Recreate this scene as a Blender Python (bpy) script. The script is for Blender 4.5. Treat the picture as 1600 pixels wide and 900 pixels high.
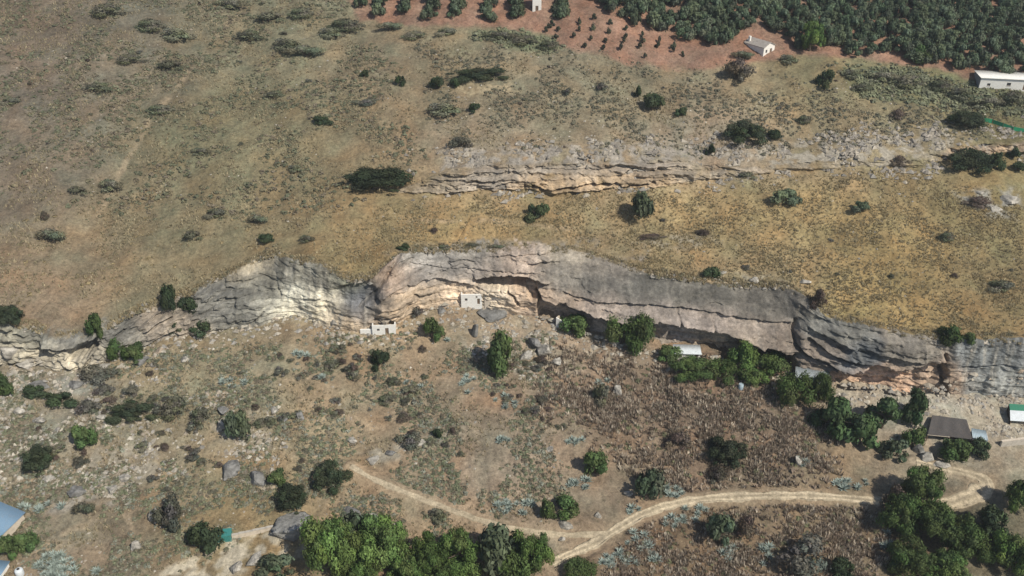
import bpy, bmesh, math, random
import numpy as np
from mathutils import Vector, Matrix

for o in list(bpy.data.objects):
    bpy.data.objects.remove(o)
SC = bpy.context.scene
COL = SC.collection
R = math.radians
rng = np.random.default_rng(11)
random.seed(5)

# ------------------------------------------------------------------ camera, sky, sun, exposure
PITCH, FPX, CZ = R(32.0), 1385.6, 122.0
cam_d = bpy.data.cameras.new('camera')
cam_d.sensor_width = 36.0
cam_d.lens = 36.0 * FPX / 1600.0
cam_d.clip_start, cam_d.clip_end = 1.0, 4000.0
cam = bpy.data.objects.new('camera', cam_d)
cam.location = (0, 0, CZ)
cam.rotation_euler = (math.pi / 2 - PITCH, 0, 0)
COL.objects.link(cam)
SC.camera = cam

HAZE = 0.00018
SUN_DIR = Vector((0.54, -0.48, 0.80)).normalized()      # towards the sun: right of and behind the drone
W = bpy.data.worlds.new('World')
SC.world = W
W.use_nodes = True
wn = W.node_tree.nodes
sky = wn.new('ShaderNodeTexSky')
sky.sky_type = 'NISHITA'
sky.sun_disc = False
sky.sun_elevation = math.asin(SUN_DIR.z)
sky.sun_rotation = math.atan2(SUN_DIR.x, SUN_DIR.y)
sky.altitude = 600
sky.air_density, sky.dust_density, sky.ozone_density = 1.0, 1.5, 1.0
W.node_tree.links.new(sky.outputs[0], wn['Background'].inputs[0])
wn['Background'].inputs[1].default_value = 0.09
sun_d = bpy.data.lights.new('sun', 'SUN')
sun_d.energy, sun_d.angle, sun_d.color = 4.2, R(0.55), (1.0, 0.94, 0.82)
sun = bpy.data.objects.new('sun', sun_d)
sun.rotation_euler = SUN_DIR.to_track_quat('Z', 'Y').to_euler()
sun.location = (60, 0, 200)
COL.objects.link(sun)
SC.view_settings.view_transform = 'Standard'
SC.view_settings.look = 'None'
SC.view_settings.exposure = 0.06
SC.view_settings.gamma = 1.0
SC.view_settings.use_curve_mapping = False
SC.render.engine = 'CYCLES'
SC.cycles.max_bounces = 5
SC.cycles.diffuse_bounces = 2
SC.cycles.transparent_max_bounces = 6

# ------------------------------------------------------------------ helpers: photo pixel <-> place
CP, SP = math.cos(PITCH), math.sin(PITCH)
def project(x, y, z):
    dz = z - CZ
    dep = y * CP - dz * SP
    up = y * SP + dz * CP
    return 800 + FPX * x / dep, 450 - FPX * up / dep, dep

def _hash(ix, iy, seed):
    h = (ix.astype(np.int64) * 374761393 + iy.astype(np.int64) * 668265263 + seed * 974634777) & 0xFFFFFFFF
    h = ((h ^ (h >> 13)) * 1274126177) & 0xFFFFFFFF
    return (h ^ (h >> 16)) & 0xFFFF
def pnoise(x, y, seed=0):
    x = np.asarray(x, float); y = np.asarray(y, float)
    ix = np.floor(x); iy = np.floor(y)
    fx = x - ix; fy = y - iy
    ux = fx * fx * fx * (fx * (fx * 6 - 15) + 10); uy = fy * fy * fy * (fy * (fy * 6 - 15) + 10)
    def g(ax, ay, dx, dy):
        a = _hash(ax, ay, seed) * (2 * math.pi / 65536.0)
        return np.cos(a) * dx + np.sin(a) * dy
    a = g(ix, iy, fx, fy); b = g(ix + 1, iy, fx - 1, fy)
    c = g(ix, iy + 1, fx, fy - 1); d = g(ix + 1, iy + 1, fx - 1, fy - 1)
    return 1.4 * ((a * (1 - ux) + b * ux) * (1 - uy) + (c * (1 - ux) + d * ux) * uy)
def fbm(x, y, octv=4, seed=0, gain=0.5):
    s = 0.0; a = 1.0; f = 1.0
    for k in range(octv):
        s = s + a * pnoise(np.asarray(x) * f, np.asarray(y) * f, seed + k * 17)
        a *= gain; f *= 2.03
    return s
def sstep(a, b, v):
    t = np.clip((v - a) / (b - a), 0, 1)
    return t * t * (3 - 2 * t)
def seg_dist(X, Y, pts):
    d = np.full(np.shape(X), 1e9)
    for (x0, y0), (x1, y1) in zip(pts[:-1], pts[1:]):
        vx, vy = x1 - x0, y1 - y0
        L2 = vx * vx + vy * vy + 1e-9
        t = np.clip(((X - x0) * vx + (Y - y0) * vy) / L2, 0, 1)
        d = np.minimum(d, np.hypot(X - x0 - t * vx, Y - y0 - t * vy))
    return d
def in_poly(X, Y, pts):
    c = np.zeros(np.shape(X), bool)
    n = len(pts)
    for i in range(n):
        x0, y0 = pts[i]; x1, y1 = pts[i - 1]
        if y0 == y1: continue
        t = ((y0 > Y) != (y1 > Y)) & (X < (x1 - x0) * (Y - y0) / (y1 - y0) + x0)
        c ^= t
    return c
def soft_poly(X, Y, pts, soft):
    X = np.asarray(X); Y = np.asarray(Y)
    a = np.array(pts, float); out = np.zeros(X.shape)
    k = (X > a[:, 0].min() - soft) & (X < a[:, 0].max() + soft) & (Y > a[:, 1].min() - soft) & (Y < a[:, 1].max() + soft)
    if k.any(): out[k] = _soft_poly(X[k], Y[k], pts, soft)
    return out
def _soft_poly(X, Y, pts, soft):
    d = seg_dist(X, Y, list(pts) + [pts[0]])
    s = np.where(in_poly(X, Y, pts), d, -d)
    return sstep(-soft, soft, s)

# ------------------------------------------------------------------ the hillside as a height function
def low(x, y):
    z = -10 + 0.24 * (y - 196) + 0.10 * 8 * np.logaddexp(0, (y - 205) / 8.0) - 0.035 * x
    z = z - 0.16 * 30 * np.logaddexp(0, (y - 380) / 30.0)                # the hill rounds off far above
    z = z + 0.12 * 20 * np.logaddexp(0, (105 - y) / 20.0)               # and runs out in the valley below
    return z

class Cliff:
    def __init__(self, base, B, T, LEAN, BACK, x0, x1, sig):
        self.base = base
        B = np.array(B, float); T = np.array(T, float)
        px, py = B[:, 0], B[:, 1]
        bx, by = march(px, py, base)
        o = np.argsort(bx)
        self.xs = np.arange(x0, x1, 0.25)
        k = np.exp(-0.5 * (np.arange(-12, 13) / 5.0) ** 2); k /= k.sum()
        yb = np.interp(self.xs, bx[o], by[o])
        self.yb = np.convolve(np.pad(yb, 12, 'edge'), k, 'valid')
        zb = base(self.xs, self.yb)
        pxs, _, _ = project(self.xs, self.yb, zb)
        self.L = np.convolve(np.pad(np.interp(pxs, *zip(*LEAN)), 12, 'edge'), k, 'valid')
        self.back = np.interp(pxs, *zip(*BACK))
        lo = np.zeros_like(self.xs); hi = np.full_like(self.xs, 40.0)
        for _ in range(40):
            h = (lo + hi) / 2
            p, q, _d = project(self.xs, self.yb + self.L * h, zb + h)
            above = q < np.interp(p, T[:, 0], T[:, 1])
            hi = np.where(above, h, hi); lo = np.where(above, lo, h)
        self.H0 = (lo + hi) / 2
        brk = np.interp(pxs, [300, 345], [1, 0]) if sig == 22 else 0
        self.H0 = self.H0 * (1 + brk * .45 * fbm(self.xs * .09, self.xs * 0, 3, 271))
        self.zb = zb
        self.yt = self.yb + self.L * self.H0
        self.ztop = zb + self.H0
        # lift over the untouched slope at the top edge
        lift = self.ztop - base(self.xs, self.yt)
        k2 = np.exp(-0.5 * (np.arange(-40, 41) / 13.0) ** 2); k2 /= k2.sum()
        self.H = np.convolve(np.pad(lift, 40, 'edge'), k2, 'valid')
        n = int(sig / 0.25); kk = np.exp(-0.5 * (np.arange(-3 * n, 3 * n + 1) / n) ** 2); kk /= kk.sum()
        self.Hs = np.convolve(np.pad(lift, 3 * n, 'edge'), kk, 'valid')
    def lift(self, x, y, mesh=False):
        H = np.interp(x, self.xs, self.H); Hs = np.interp(x, self.xs, self.Hs)
        yt = np.interp(x, self.xs, self.yt); yb = np.interp(x, self.xs, self.yb)
        he = Hs + (H - Hs) * np.exp(-np.maximum(y - yt, 0) / 11.0)
        if mesh:
            bk = np.interp(x, self.xs, self.back)
            return he * sstep(0, 2.2, y - yt - bk)
        return he * np.clip((y - yb) / np.maximum(yt - yb, 0.3), 0, 1)

def march(px, py, f):
    px = np.atleast_1d(np.asarray(px, float)); py = np.atleast_1d(np.asarray(py, float))
    u = (px - 800) / FPX; v = (450 - py) / FPX
    dx, dy, dz = u, CP + v * SP, -SP + v * CP
    lo = np.full(px.shape, 100.0); hi = np.full(px.shape, 900.0); done = np.zeros(px.shape, bool)
    for t in np.arange(100, 900, 1.0):
        hit = (~done) & (CZ + dz * t < f(dx * t, dy * t))
        hi[hit] = t; lo[hit] = t - 1.0; done |= hit
        if done.all(): break
    for _ in range(20):
        m = (lo + hi) / 2
        b = CZ + dz * m < f(dx * m, dy * m)
        hi = np.where(b, m, hi); lo = np.where(b, lo, m)
    return dx * hi, dy * hi

B1 = [(-150,560),(-60,565),(0,570),(60,572),(110,578),(140,574),(165,568),(185,560),(215,545),(250,532),(290,524),(330,521),(370,514),
      (420,501),(455,492),(475,497),(500,508),(530,518),(560,523),(600,521),(625,512),(640,498),(660,488),(700,480),(740,476),(780,483),
      (830,490),(850,500),(880,508),(920,522),(960,538),(1000,552),(1050,556),(1100,562),(1150,566),(1200,573),(1236,577),(1248,588),
      (1280,596),(1300,604),(1350,613),(1400,618),(1440,620),(1480,618),(1530,616),(1600,622),(1700,626),(1800,630)]
T1 = [(-150,490),(-60,495),(0,505),(40,520),(80,533),(120,537),(145,528),(165,513),(200,500),(240,485),(270,470),(310,455),(345,440),
      (370,425),(400,410),(430,403),(470,412),(500,418),(520,430),(545,443),(565,450),(580,442),(600,420),(615,406),(628,399),(680,398),
      (760,395),(830,394),(900,397),(940,408),(980,421),(1020,435),(1080,443),(1140,450),(1190,452),(1240,457),(1258,465),(1276,482),
      (1294,499),(1312,504),(1350,512),(1400,522),(1450,533),(1490,538),(1560,537),(1600,537),(1700,540),(1800,545)]
LEAN1 = [(-200,.5),(60,.4),(150,.5),(230,.8),(330,1.1),(420,1.0),(450,.45),(550,.3),(620,.35),(680,.5),(840,.55),(900,.85),(1200,.95),(1260,.6),(1330,.3),(1450,.2),(1490,.1),(1800,.1)]
BACK1 = [(-200,2),(45,2),(60,8.5),(160,8.5),(175,2),(715,2),(735,11.5),(865,11.5),(890,4),(980,4),(1010,2),(1800,2)]
C1 = Cliff(low, B1, T1, LEAN1, BACK1, -175, 180, 22)
base1 = lambda x, y: low(x, y) + C1.lift(x, y)
B2 = [(600,300),(650,304),(700,303),(760,297),(840,299),(870,304),(930,301),(1000,297),(1050,290),(1100,281),(1160,274),(1240,265),(1330,262),(1420,263),(1500,245),(1600,236),(1750,238)]
T2 = [(600,299),(650,286),(700,266),(760,256),(840,250),(900,248),(960,250),(1000,245),(1050,244),(1100,256),(1160,260),(1240,253),(1330,250),(1420,249),(1500,226),(1600,219),(1750,222)]
C2 = Cliff(base1, B2, T2, [(0,1.1),(1600,1.1)], [(0,1.8),(1600,1.8)], -48, 175, 25)
base_vis = lambda x, y: low(x, y) + C1.lift(x, y) + C2.lift(x, y)

def at_px(px, py):
    x, y = march(px, py, base_vis)
    return np.stack([x, y], 1)

# lines worn into the slope: (points in the photograph, width in metres)
ROADS = {
    'dirt_road': ([(862,880),(890,866),(930,849),(965,826),(1000,806),(1040,791),(1090,781),(1150,776),(1220,774),(1290,776),(1350,781),(1400,786),(1440,790),(1480,787),(1515,777),(1540,762),(1535,748),(1505,738),(1470,731),(1432,722)], 2.25),
    'footpath': ([(548,728),(575,744),(605,758),(640,772),(680,788),(720,802),(760,816),(800,826),(850,834),(900,836),(950,834)], 1.5),
}
TRAILS = [([(430,712),(470,708),(520,715),(548,728)],1.1),([(500,712),(540,694),(600,676),(660,660),(715,652)],1.0),([(470,625),(500,640),(560,656),(610,668)],1.0),
          ([(560,600),(620,660)],0.7),([(100,835),(150,812),(210,795),(290,782),(400,765),(440,755)],0.9),([(60,860),(110,855),(160,860),(200,880)],1.6),
          ([(215,850),(205,820),(195,800)],0.7),([(330,620),(420,600),(520,590),(640,585)],0.7),([(230,190),(300,110),(380,10)],1.2),([(150,330),(230,190)],1.0),
          ([(640,345),(720,343),(800,347),(900,352)],0.9),([(1010,435),(1120,440),(1180,452)],0.8),([(600,530),(680,520),(770,505),(860,510)],1.3)]
ROAD_W = {k: at_px(*np.array(v[0], float).T) for k, v in ROADS.items()}
TRAIL_W = [(at_px(*np.array(p, float).T), w) for p, w in TRAILS]
def catmull(P, step=0.6):
    P = np.asarray(P); P = np.vstack([2 * P[0] - P[1], P, 2 * P[-1] - P[-2]])
    out = []
    for i in range(1, len(P) - 2):
        n = max(2, int(np.linalg.norm(P[i + 1] - P[i]) / step))
        t = np.linspace(0, 1, n, endpoint=False)[:, None]
        a, b, c, d = P[i - 1], P[i], P[i + 1], P[i + 2]
        out.append(0.5 * (2 * b + (c - a) * t + (2 * a - 5 * b + 4 * c - d) * t ** 2 + (3 * b - a - 3 * c + d) * t ** 3))
    return np.vstack(out + [P[-2][None]])
ROAD_W = {k: catmull(v) for k, v in ROAD_W.items()}
def road_mask(x, y):
    x = np.asarray(x, float); y = np.asarray(y, float)
    m = np.zeros(np.shape(x))
    for k, P in ROAD_W.items():
        w = ROADS[k][1]
        lo = P.min(0) - 6; hi = P.max(0) + 6
        b = (x > lo[0]) & (x < hi[0]) & (y > lo[1]) & (y < hi[1])
        if not b.any(): continue
        mb = 1 - sstep(w * 0.5 + 0.3, w * 0.5 + 2.2, seg_dist(x[b], y[b], P[::5].tolist() + [P[-1].tolist()]))
        m[b] = np.maximum(m[b], mb)
    return m
RX0, RY0, RST = -300.0, 90.0, 0.5
def raster(f):
    gx, gy = np.meshgrid(np.arange(RX0, 300, RST), np.arange(RY0, 460, RST))
    return f(gx, gy)
def sample(Rr, x, y):
    u_ = np.clip((np.asarray(x, float) - RX0) / RST, 0, Rr.shape[1] - 1.001); v_ = np.clip((np.asarray(y, float) - RY0) / RST, 0, Rr.shape[0] - 1.001)
    i = u_.astype(int); j = v_.astype(int); a = u_ - i; b = v_ - j
    return (Rr[j, i] * (1 - a) + Rr[j, i + 1] * a) * (1 - b) + (Rr[j + 1, i] * (1 - a) + Rr[j + 1, i + 1] * a) * b
PADS = []                                    # (x, y, radius): level spots under the buildings
def lumps(x, y):
    return 1.7 * fbm(x * 0.032, y * 0.022, 3, 3) + 0.42 * fbm(x * 0.16, y * 0.16, 3, 9) + 0.16 * fbm(x * 0.6, y * 0.6, 2, 21)
def height(x, y, mesh=False):
    x = np.asarray(x, float); y = np.asarray(y, float)
    z = low(x, y) + C1.lift(x, y, mesh) + C2.lift(x, y, mesh)
    d1 = np.abs(y - (np.interp(x, C1.xs, C1.yt)))
    calm = 1 - 0.75 * np.exp(-(d1 / 6.0) ** 2)
    return z + lumps(x, y) * calm * (1 - 0.92 * road_mask(x, y))
RH = raster(height)
RM = raster(road_mask)
height_full = height
def height(x, y):
    return sample(RH, x, y)
def at_many(px, py):
    px = np.atleast_1d(np.asarray(px, float)); py = np.atleast_1d(np.asarray(py, float))
    u_ = (px - 800) / FPX; v_ = (450 - py) / FPX
    t = np.arange(110, 520, .2)
    d = np.stack([u_, CP + v_ * SP, -SP + v_ * CP], 1)
    X, Y, Z = (d[:, i:i + 1] * t for i in range(3))
    hit = (Z + CZ) < sample(RH, X, Y)
    k = np.argmax(hit, 1); n = np.arange(len(px))
    return X[n, k], Y[n, k], sample(RH, X[n, k], Y[n, k])
def at(px, py):
    x, y, z = at_many(px, py)
    return float(x[0]), float(y[0]), float(z[0])

# ------------------------------------------------------------------ colours of the ground and the rock
KALB = 1.0
def lin(c):
    c = np.asarray(c, float) / 255.0
    c = np.where(c <= 0.04045, c / 12.92, ((c + 0.055) / 1.055) ** 2.4)
    g = c @ np.array([.3, .55, .15])
    return 0.86 * c + 0.14 * g[..., None] * np.array([.99, 1.03, .90])
GROUND = [(60,40,112,97,82),(200,30,102,98,86),(350,40,118,110,88),(450,60,122,116,92),(40,150,110,100,88),(100,230,118,108,92),(200,120,114,104,88),(300,200,114,108,82),(450,200,118,110,84),(600,100,128,114,92),(600,200,128,112,86),(700,70,130,118,92),(850,110,126,117,96),(800,200,126,112,90),(950,180,124,115,92),(1000,120,120,111,90),(1100,150,138,122,96),(1300,130,128,117,86),(1450,130,112,110,78),(1550,160,110,104,72),(1300,190,138,121,92),(1400,230,142,128,105),(1100,235,150,136,120),(750,260,150,134,116),(950,270,150,134,114),
(50,300,112,100,86),(200,330,124,112,86),(100,400,130,114,90),(250,430,126,114,88),(60,460,127,108,88),(350,370,120,110,84),(480,350,128,114,86),(550,390,134,114,76),(600,330,143,121,86),(750,325,154,128,84),(700,360,146,123,82),(900,320,160,134,86),(900,370,138,120,92),(1000,390,126,117,98),(1050,340,160,134,84),(1200,350,155,132,88),(1200,400,150,128,87),(1400,300,146,125,84),(1500,300,135,118,80),(1400,400,150,127,82),(1550,350,125,112,76),(1400,480,150,126,80),(1550,450,126,109,78),(1550,500,138,114,74),(1040,425,152,122,76),(1150,430,140,128,106),
(50,600,140,132,114),(100,650,135,127,112),(250,570,140,126,100),(300,620,140,127,100),(450,560,132,120,97),(400,620,138,127,104),(550,560,150,129,102),(650,560,150,131,106),(720,540,140,122,98),(800,530,150,131,110),(880,530,168,148,126),(700,600,142,123,102),(600,620,136,119,97),(500,680,147,128,100),(700,700,148,131,110),(800,720,148,131,112),(850,640,132,113,94),(950,600,128,107,88),(1050,640,122,103,87),(1150,660,118,99,83),(1200,720,125,107,90),(950,700,128,110,90),(50,740,138,125,104),(200,720,142,131,110),(300,700,145,131,107),(400,800,135,116,84),(150,800,128,113,95),(120,850,132,119,100),(250,830,125,108,84),(330,790,132,116,82),(650,830,140,116,92),(600,780,150,131,106),(900,800,135,119,100),(1000,850,118,98,78),(1100,870,120,98,75),(1200,850,122,103,82),(1250,800,118,103,82),(1350,850,120,103,82),(1300,740,137,117,90),(1450,640,172,162,146),(1540,650,168,160,146),(1580,700,150,136,114),(1400,730,125,113,95),(1550,830,100,92,74)]
ROCK = [(20,518,128,124,110),(25,552,170,160,140),(60,525,122,120,110),(110,528,120,118,112),(110,564,205,192,168),(60,560,172,160,138),(150,558,168,158,140),(190,535,120,118,112),(215,545,140,132,120),(260,510,152,138,122),(380,470,112,110,103),(345,470,116,113,106),(390,412,160,146,122),(405,440,118,115,106),(425,465,112,110,103),(435,430,128,124,112),(480,425,132,128,116),(510,440,128,122,110),(455,470,245,238,215),(480,485,235,222,195),(500,492,228,212,180),(530,508,205,178,145),(555,480,100,104,112),(545,440,112,112,94),(580,468,88,92,98),(610,430,172,147,127),(610,485,178,153,124),(660,400,146,141,134),(700,425,140,134,129),(740,395,144,138,130),(660,425,142,134,128),(750,420,150,138,128),(800,412,178,158,142),(690,460,200,175,148),(720,460,212,186,158),(770,465,225,206,180),(820,465,210,180,152),(650,470,195,170,142),(880,435,128,121,112),(900,402,150,139,124),(950,412,136,126,115),(1000,455,98,95,89),(930,440,104,100,94),(1000,492,162,148,138),(940,482,158,142,130),(870,480,180,156,134),(1100,462,100,96,89),(1200,478,99,94,87),(1100,503,154,140,130),(1180,522,148,134,122),(1150,550,170,150,125),(1220,540,126,112,100),(1300,512,116,114,108),(1335,562,86,92,98),(1280,550,142,128,116),(1420,553,120,113,104),(1390,597,212,172,142),(1340,602,205,168,138),(1460,590,168,143,122),(1540,560,120,123,124),(1560,602,148,148,144),  # dark blue-grey entries in the hollow carry the shade of its left-facing side
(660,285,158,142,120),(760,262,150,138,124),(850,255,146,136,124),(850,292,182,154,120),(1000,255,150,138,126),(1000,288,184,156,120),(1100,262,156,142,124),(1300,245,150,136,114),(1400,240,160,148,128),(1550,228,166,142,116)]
def blend(px, py, table, sig):
    num = np.zeros(px.shape + (3,)); den = np.zeros(px.shape) + 1e-12
    for a, b, r, g, bl in table:
        w = np.exp(-((px - a) ** 2 / (sig * 1.5) ** 2 + (py - b) ** 2 / sig ** 2))
        w = w + 2e-4 / (1 + ((px - a) ** 2 + (py - b) ** 2) / 2e4)
        num += w[..., None] * lin((r, g, bl)); den += w
    return num / den[..., None] * KALB
SOILC = (142, 108, 90)
SOIL = [(535,-80),(545,0),(560,32),(640,38),(740,42),(830,44),(880,70),(950,92),(1030,104),(1100,108),(1200,92),(1300,86),(1400,99),(1500,116),(1560,138),(1700,150),(1700,-80)]
GREENB = [(735,52),(800,46),(860,60),(880,75),(850,82),(790,72)]
GREENR = [(1310,110),(1420,108),(1600,150),(1600,180),(1480,165),(1340,150)]
SLABS = [([(690,236),(900,226),(1060,222),(1105,242),(1040,264),(840,256),(690,266)],(152,143,132)),([(1150,232),(1300,216),(1480,202),(1520,222),(1420,252),(1200,262)],(158,149,134)),([(345,450),(420,442),(450,470),(455,492),(400,505),(350,500)],(118,114,106)),([(930,400),(1010,405),(1030,430),(960,425)],(132,123,112)),([(600,395),(930,386),(930,375),(640,380)],(128,122,112)),
         ([(0,590),(130,585),(190,600),(160,618),(30,612)],(140,138,126)),([(555,705),(640,690),(720,668),(720,680),(640,712),(570,728)],(158,148,130)),
         ([(700,505),(760,520),(850,560),(860,590),(800,585),(740,560)],(142,134,118)),([(1490,300),(1600,290),(1600,345),(1520,335)],(150,146,136)),
         ([(1420,640),(1600,630),(1600,680),(1450,672)],(170,158,138)),([(20,800),(95,778),(170,770),(180,785),(100,800)],(150,142,130)),([(320,640),(420,640),(420,700),(330,690)],(145,134,114)),
         ([(150,700),(250,700),(260,750),(140,770),(100,745)],(152,142,124)),([(225,893),(320,878),(352,848),(432,830),(485,852),(470,872),(400,882),(335,910),(225,915)],(178,166,144)),([(345,850),(432,832),(470,858),(400,874),(340,890),(260,900),(260,890)],(182,170,148)),
         ([(380,730),(430,735),(425,770),(385,760)],(140,136,126)),([(990,378),(1110,360),(1130,380),(1010,392)],(145,134,114)),([(1110,425),(1200,430),(1250,455),(1190,450),(1130,448)],(146,137,118)),([(700,515),(1000,560),(1000,570),(860,560)],(160,146,124)),
         ([(700,130),(800,128),(815,145),(740,152)],(158,142,112))]
def ground_colour(x, y, z):
    px, py, _ = project(x, y, z)
    wx = px + 22 * fbm(x * 0.05, y * 0.05, 3, 41); wy = py + 16 * fbm(x * 0.05, y * 0.05, 3, 57)
    c = blend(wx, wy, GROUND, 62)
    sx = px + 9 * fbm(x * 0.12, y * 0.12, 3, 61); sy = py + 6 * fbm(x * 0.12, y * 0.12, 3, 67)
    s = soft_poly(sx, sy, SOIL, 5)
    soil = lin(SOILC) * KALB * (1 + 0.10 * fbm(x * .1, y * .1, 3, 5))[..., None]
    c = c * (1 - s[..., None]) + soil * s[..., None]
    for P, col in ((GREENB, (96, 108, 78)), (GREENR, (104, 108, 76))):
        m = 0.7 * soft_poly(sx, sy, P, 8)[..., None]
        c = c * (1 - m) + lin(col) * KALB * m
    # broad natural mottling: reddish earth, grey-green growth
    mot = fbm(x * .055, y * .055, 4, 111)[..., None]; mo2 = fbm(x * .11 + 9, y * .11, 3, 117)[..., None]
    c = c * (1 + .20 * mot) * np.where(mo2 > 0, 1 + mo2 * np.array([.10, -.02, -.10]), 1 - mo2 * np.array([-.10, .02, .04]))
    rock = np.zeros(px.shape)
    for P, col in SLABS:
        if len(P) < 3: continue
        m = soft_poly(sx, sy, P, 7) * sstep(-.35, .25, fbm(x * .25, y * .25, 3, 71))
        c = c * (1 - m[..., None]) + lin(col) * KALB * m[..., None]
        rock = np.maximum(rock, m)
    worn = lin((172, 150, 122)) * KALB
    for P, w in TRAIL_W:
        d = seg_dist(x, y, P.tolist()) + 0.4 * fbm(x * .4, y * .4, 2, 77)
        m = (0.5 * (1 - sstep(w * .2, w * 1.5, d)) * sstep(-.6, .3, fbm(x * .12, y * .12, 3, 79)))[..., None]
        c = c * (1 - m) + worn * m
    m = (road_mask(x, y) * .35)[..., None]
    c = c * (1 - m) + worn * m
    return c, rock
def rock_colour(x, y, z):
    px, py, _ = project(x, y, z)
    wx = px + 8 * fbm(x * 0.25, z * 0.25, 3, 141); wy = py + 5 * fbm(x * 0.25, z * 0.25, 3, 157)
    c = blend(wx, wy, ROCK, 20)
    amt = np.interp(px, [0, 420, 440, 560, 600, 860, 1240, 1480, 1500], [.3, .3, 1, 1, .35, .25, .25, .4, 1.2])
    streak = fbm(x * .45, z * 0.06, 4, 31, .6)
    st = (0.32 * amt * sstep(0.05, 0.7, streak))[..., None]
    c = c * (1 - st)
    pale = (0.38 * amt * sstep(0.15, 0.7, fbm(x * .6 + 40, z * 0.08, 4, 33, .6)))[..., None]
    c = c * (1 - pale) + lin((178, 170, 156)) * KALB * pale
    bed = fbm(x * 0.05, (z + 0.05 * x) * .8, 4, 35) * np.interp(px, [0, 850, 880, 1230, 1260, 1480, 1500], [1, 1, .6, .6, 1, 1, .4])
    c = c * (1 + .25 * fbm(x * .12, z * .12, 3, 37))[..., None]
    wth = (.40 * sstep(-.02, .14, fbm(x * .16, (z + .05 * x) * .5, 5, 39, .6)))[..., None]      # weathered grey skin against fresher stone
    c = c * (1.18 - .62 * wth) 
    c = c * (1 - .25 * wth) + c.mean(-1, keepdims=True) * .25 * wth
    return c * (1 + 0.30 * bed)[..., None]

# ------------------------------------------------------------------ materials
MATS = {}
def nodes_of(m):
    m.use_nodes = True
    nt = m.node_tree
    return nt, nt.nodes, nt.links, nt.nodes['Principled BSDF']
def mathn(nt, op, a, b, clamp=False):
    n = nt.nodes.new('ShaderNodeMath'); n.operation = op; n.use_clamp = clamp
    for i, v in enumerate((a, b)):
        if v is None: continue
        if isinstance(v, (int, float)): n.inputs[i].default_value = v
        else: nt.links.new(v, n.inputs[i])
    return n.outputs[0]
def mapr(nt, v, a, b, c, d):
    n = nt.nodes.new('ShaderNodeMapRange')
    nt.links.new(v, n.inputs[0])
    for i, q in enumerate((a, b, c, d)): n.inputs[i + 1].default_value = q
    return n.outputs[0]
def noise_n(nt, co, scale, detail=5, rough=0.55, dim='3D'):
    n = nt.nodes.new('ShaderNodeTexNoise'); n.inputs['Scale'].default_value = scale
    n.inputs['Detail'].default_value = detail; n.inputs['Roughness'].default_value = rough
    nt.links.new(co, n.inputs['Vector'])
    return n.outputs['Fac']
def mixc(nt, f, a, b, mode='MIX'):
    n = nt.nodes.new('ShaderNodeMix'); n.data_type = 'RGBA'; n.blend_type = mode
    for s, v in ((n.inputs[0], f), (n.inputs[6], a), (n.inputs[7], b)):
        if isinstance(v, (int, float)): s.default_value = v
        elif isinstance(v, tuple): s.default_value = (*v, 1) if len(v) == 3 else v
        else: nt.links.new(v, s)
    return n.outputs[2]
def hill_material():
    m = bpy.data.materials.new('hillside'); nt, N, Lk, b = nodes_of(m)
    geo = N.new('ShaderNodeNewGeometry'); co = geo.outputs['Position']
    att = N.new('ShaderNodeAttribute'); att.attribute_name = 'Col'
    rk = N.new('ShaderNodeAttribute'); rk.attribute_name = 'rock'
    n1 = noise_n(nt, co, 0.22, 6, 0.6); n2 = noise_n(nt, co, 1.1, 6, 0.65); n3 = noise_n(nt, co, 3.2, 4, 0.6)
    f = mathn(nt, 'MULTIPLY', mapr(nt, n1, .3, .7, .78, 1.22), mapr(nt, n2, .3, .7, .66, 1.34))
    f = mathn(nt, 'MULTIPLY', f, mapr(nt, n3, .3, .7, .78, 1.22))
    cc = N.new('ShaderNodeCombineColor')
    for i in range(3): Lk.new(f, cc.inputs[i])
    c = mixc(nt, 1.0, att.outputs['Color'], cc.outputs[0], 'MULTIPLY')
    notrock = mathn(nt, 'SUBTRACT', 1.0, rk.outputs['Fac'])
    # low dark herbs and pale dry stalks
    v = N.new('ShaderNodeTexVoronoi'); v.inputs['Scale'].default_value = 0.85; Lk.new(co, v.inputs['Vector'])
    herb = mathn(nt, 'MULTIPLY', mapr(nt, v.outputs['Distance'], .18, .42, 1, 0), mapr(nt, noise_n(nt, co, 0.5, 4), .48, .62, 0, .5))
    c = mixc(nt, mathn(nt, 'MULTIPLY', herb, notrock), c, (0.085, 0.082, 0.055))
    straw = mathn(nt, 'MULTIPLY', mapr(nt, noise_n(nt, co, 2.3, 5, .7), .56, .66, 0, .5), notrock)
    c = mixc(nt, straw, c, (0.34, 0.27, 0.17))
    # rock: dark lichen and cracks
    lich = mathn(nt, 'MULTIPLY', mapr(nt, noise_n(nt, co, 0.8, 7, .7), .5, .66, 0, .32), rk.outputs['Fac'])
    c = mixc(nt, lich, c, (0.075, 0.073, 0.068))
    Lk.new(c, b.inputs['Base Color'])
    b.inputs['Roughness'].default_value = 0.95; b.inputs['Specular IOR Level'].default_value = 0.12
    bp = N.new('ShaderNodeBump'); bp.inputs['Strength'].default_value = 0.7; bp.inputs['Distance'].default_value = 0.35
    hgt = mathn(nt, 'ADD', mathn(nt, 'MULTIPLY', n2, 0.8), mathn(nt, 'MULTIPLY', n3, 0.4))
    Lk.new(hgt, bp.inputs['Height']); Lk.new(bp.outputs[0], b.inputs['Normal'])
    return m
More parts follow.
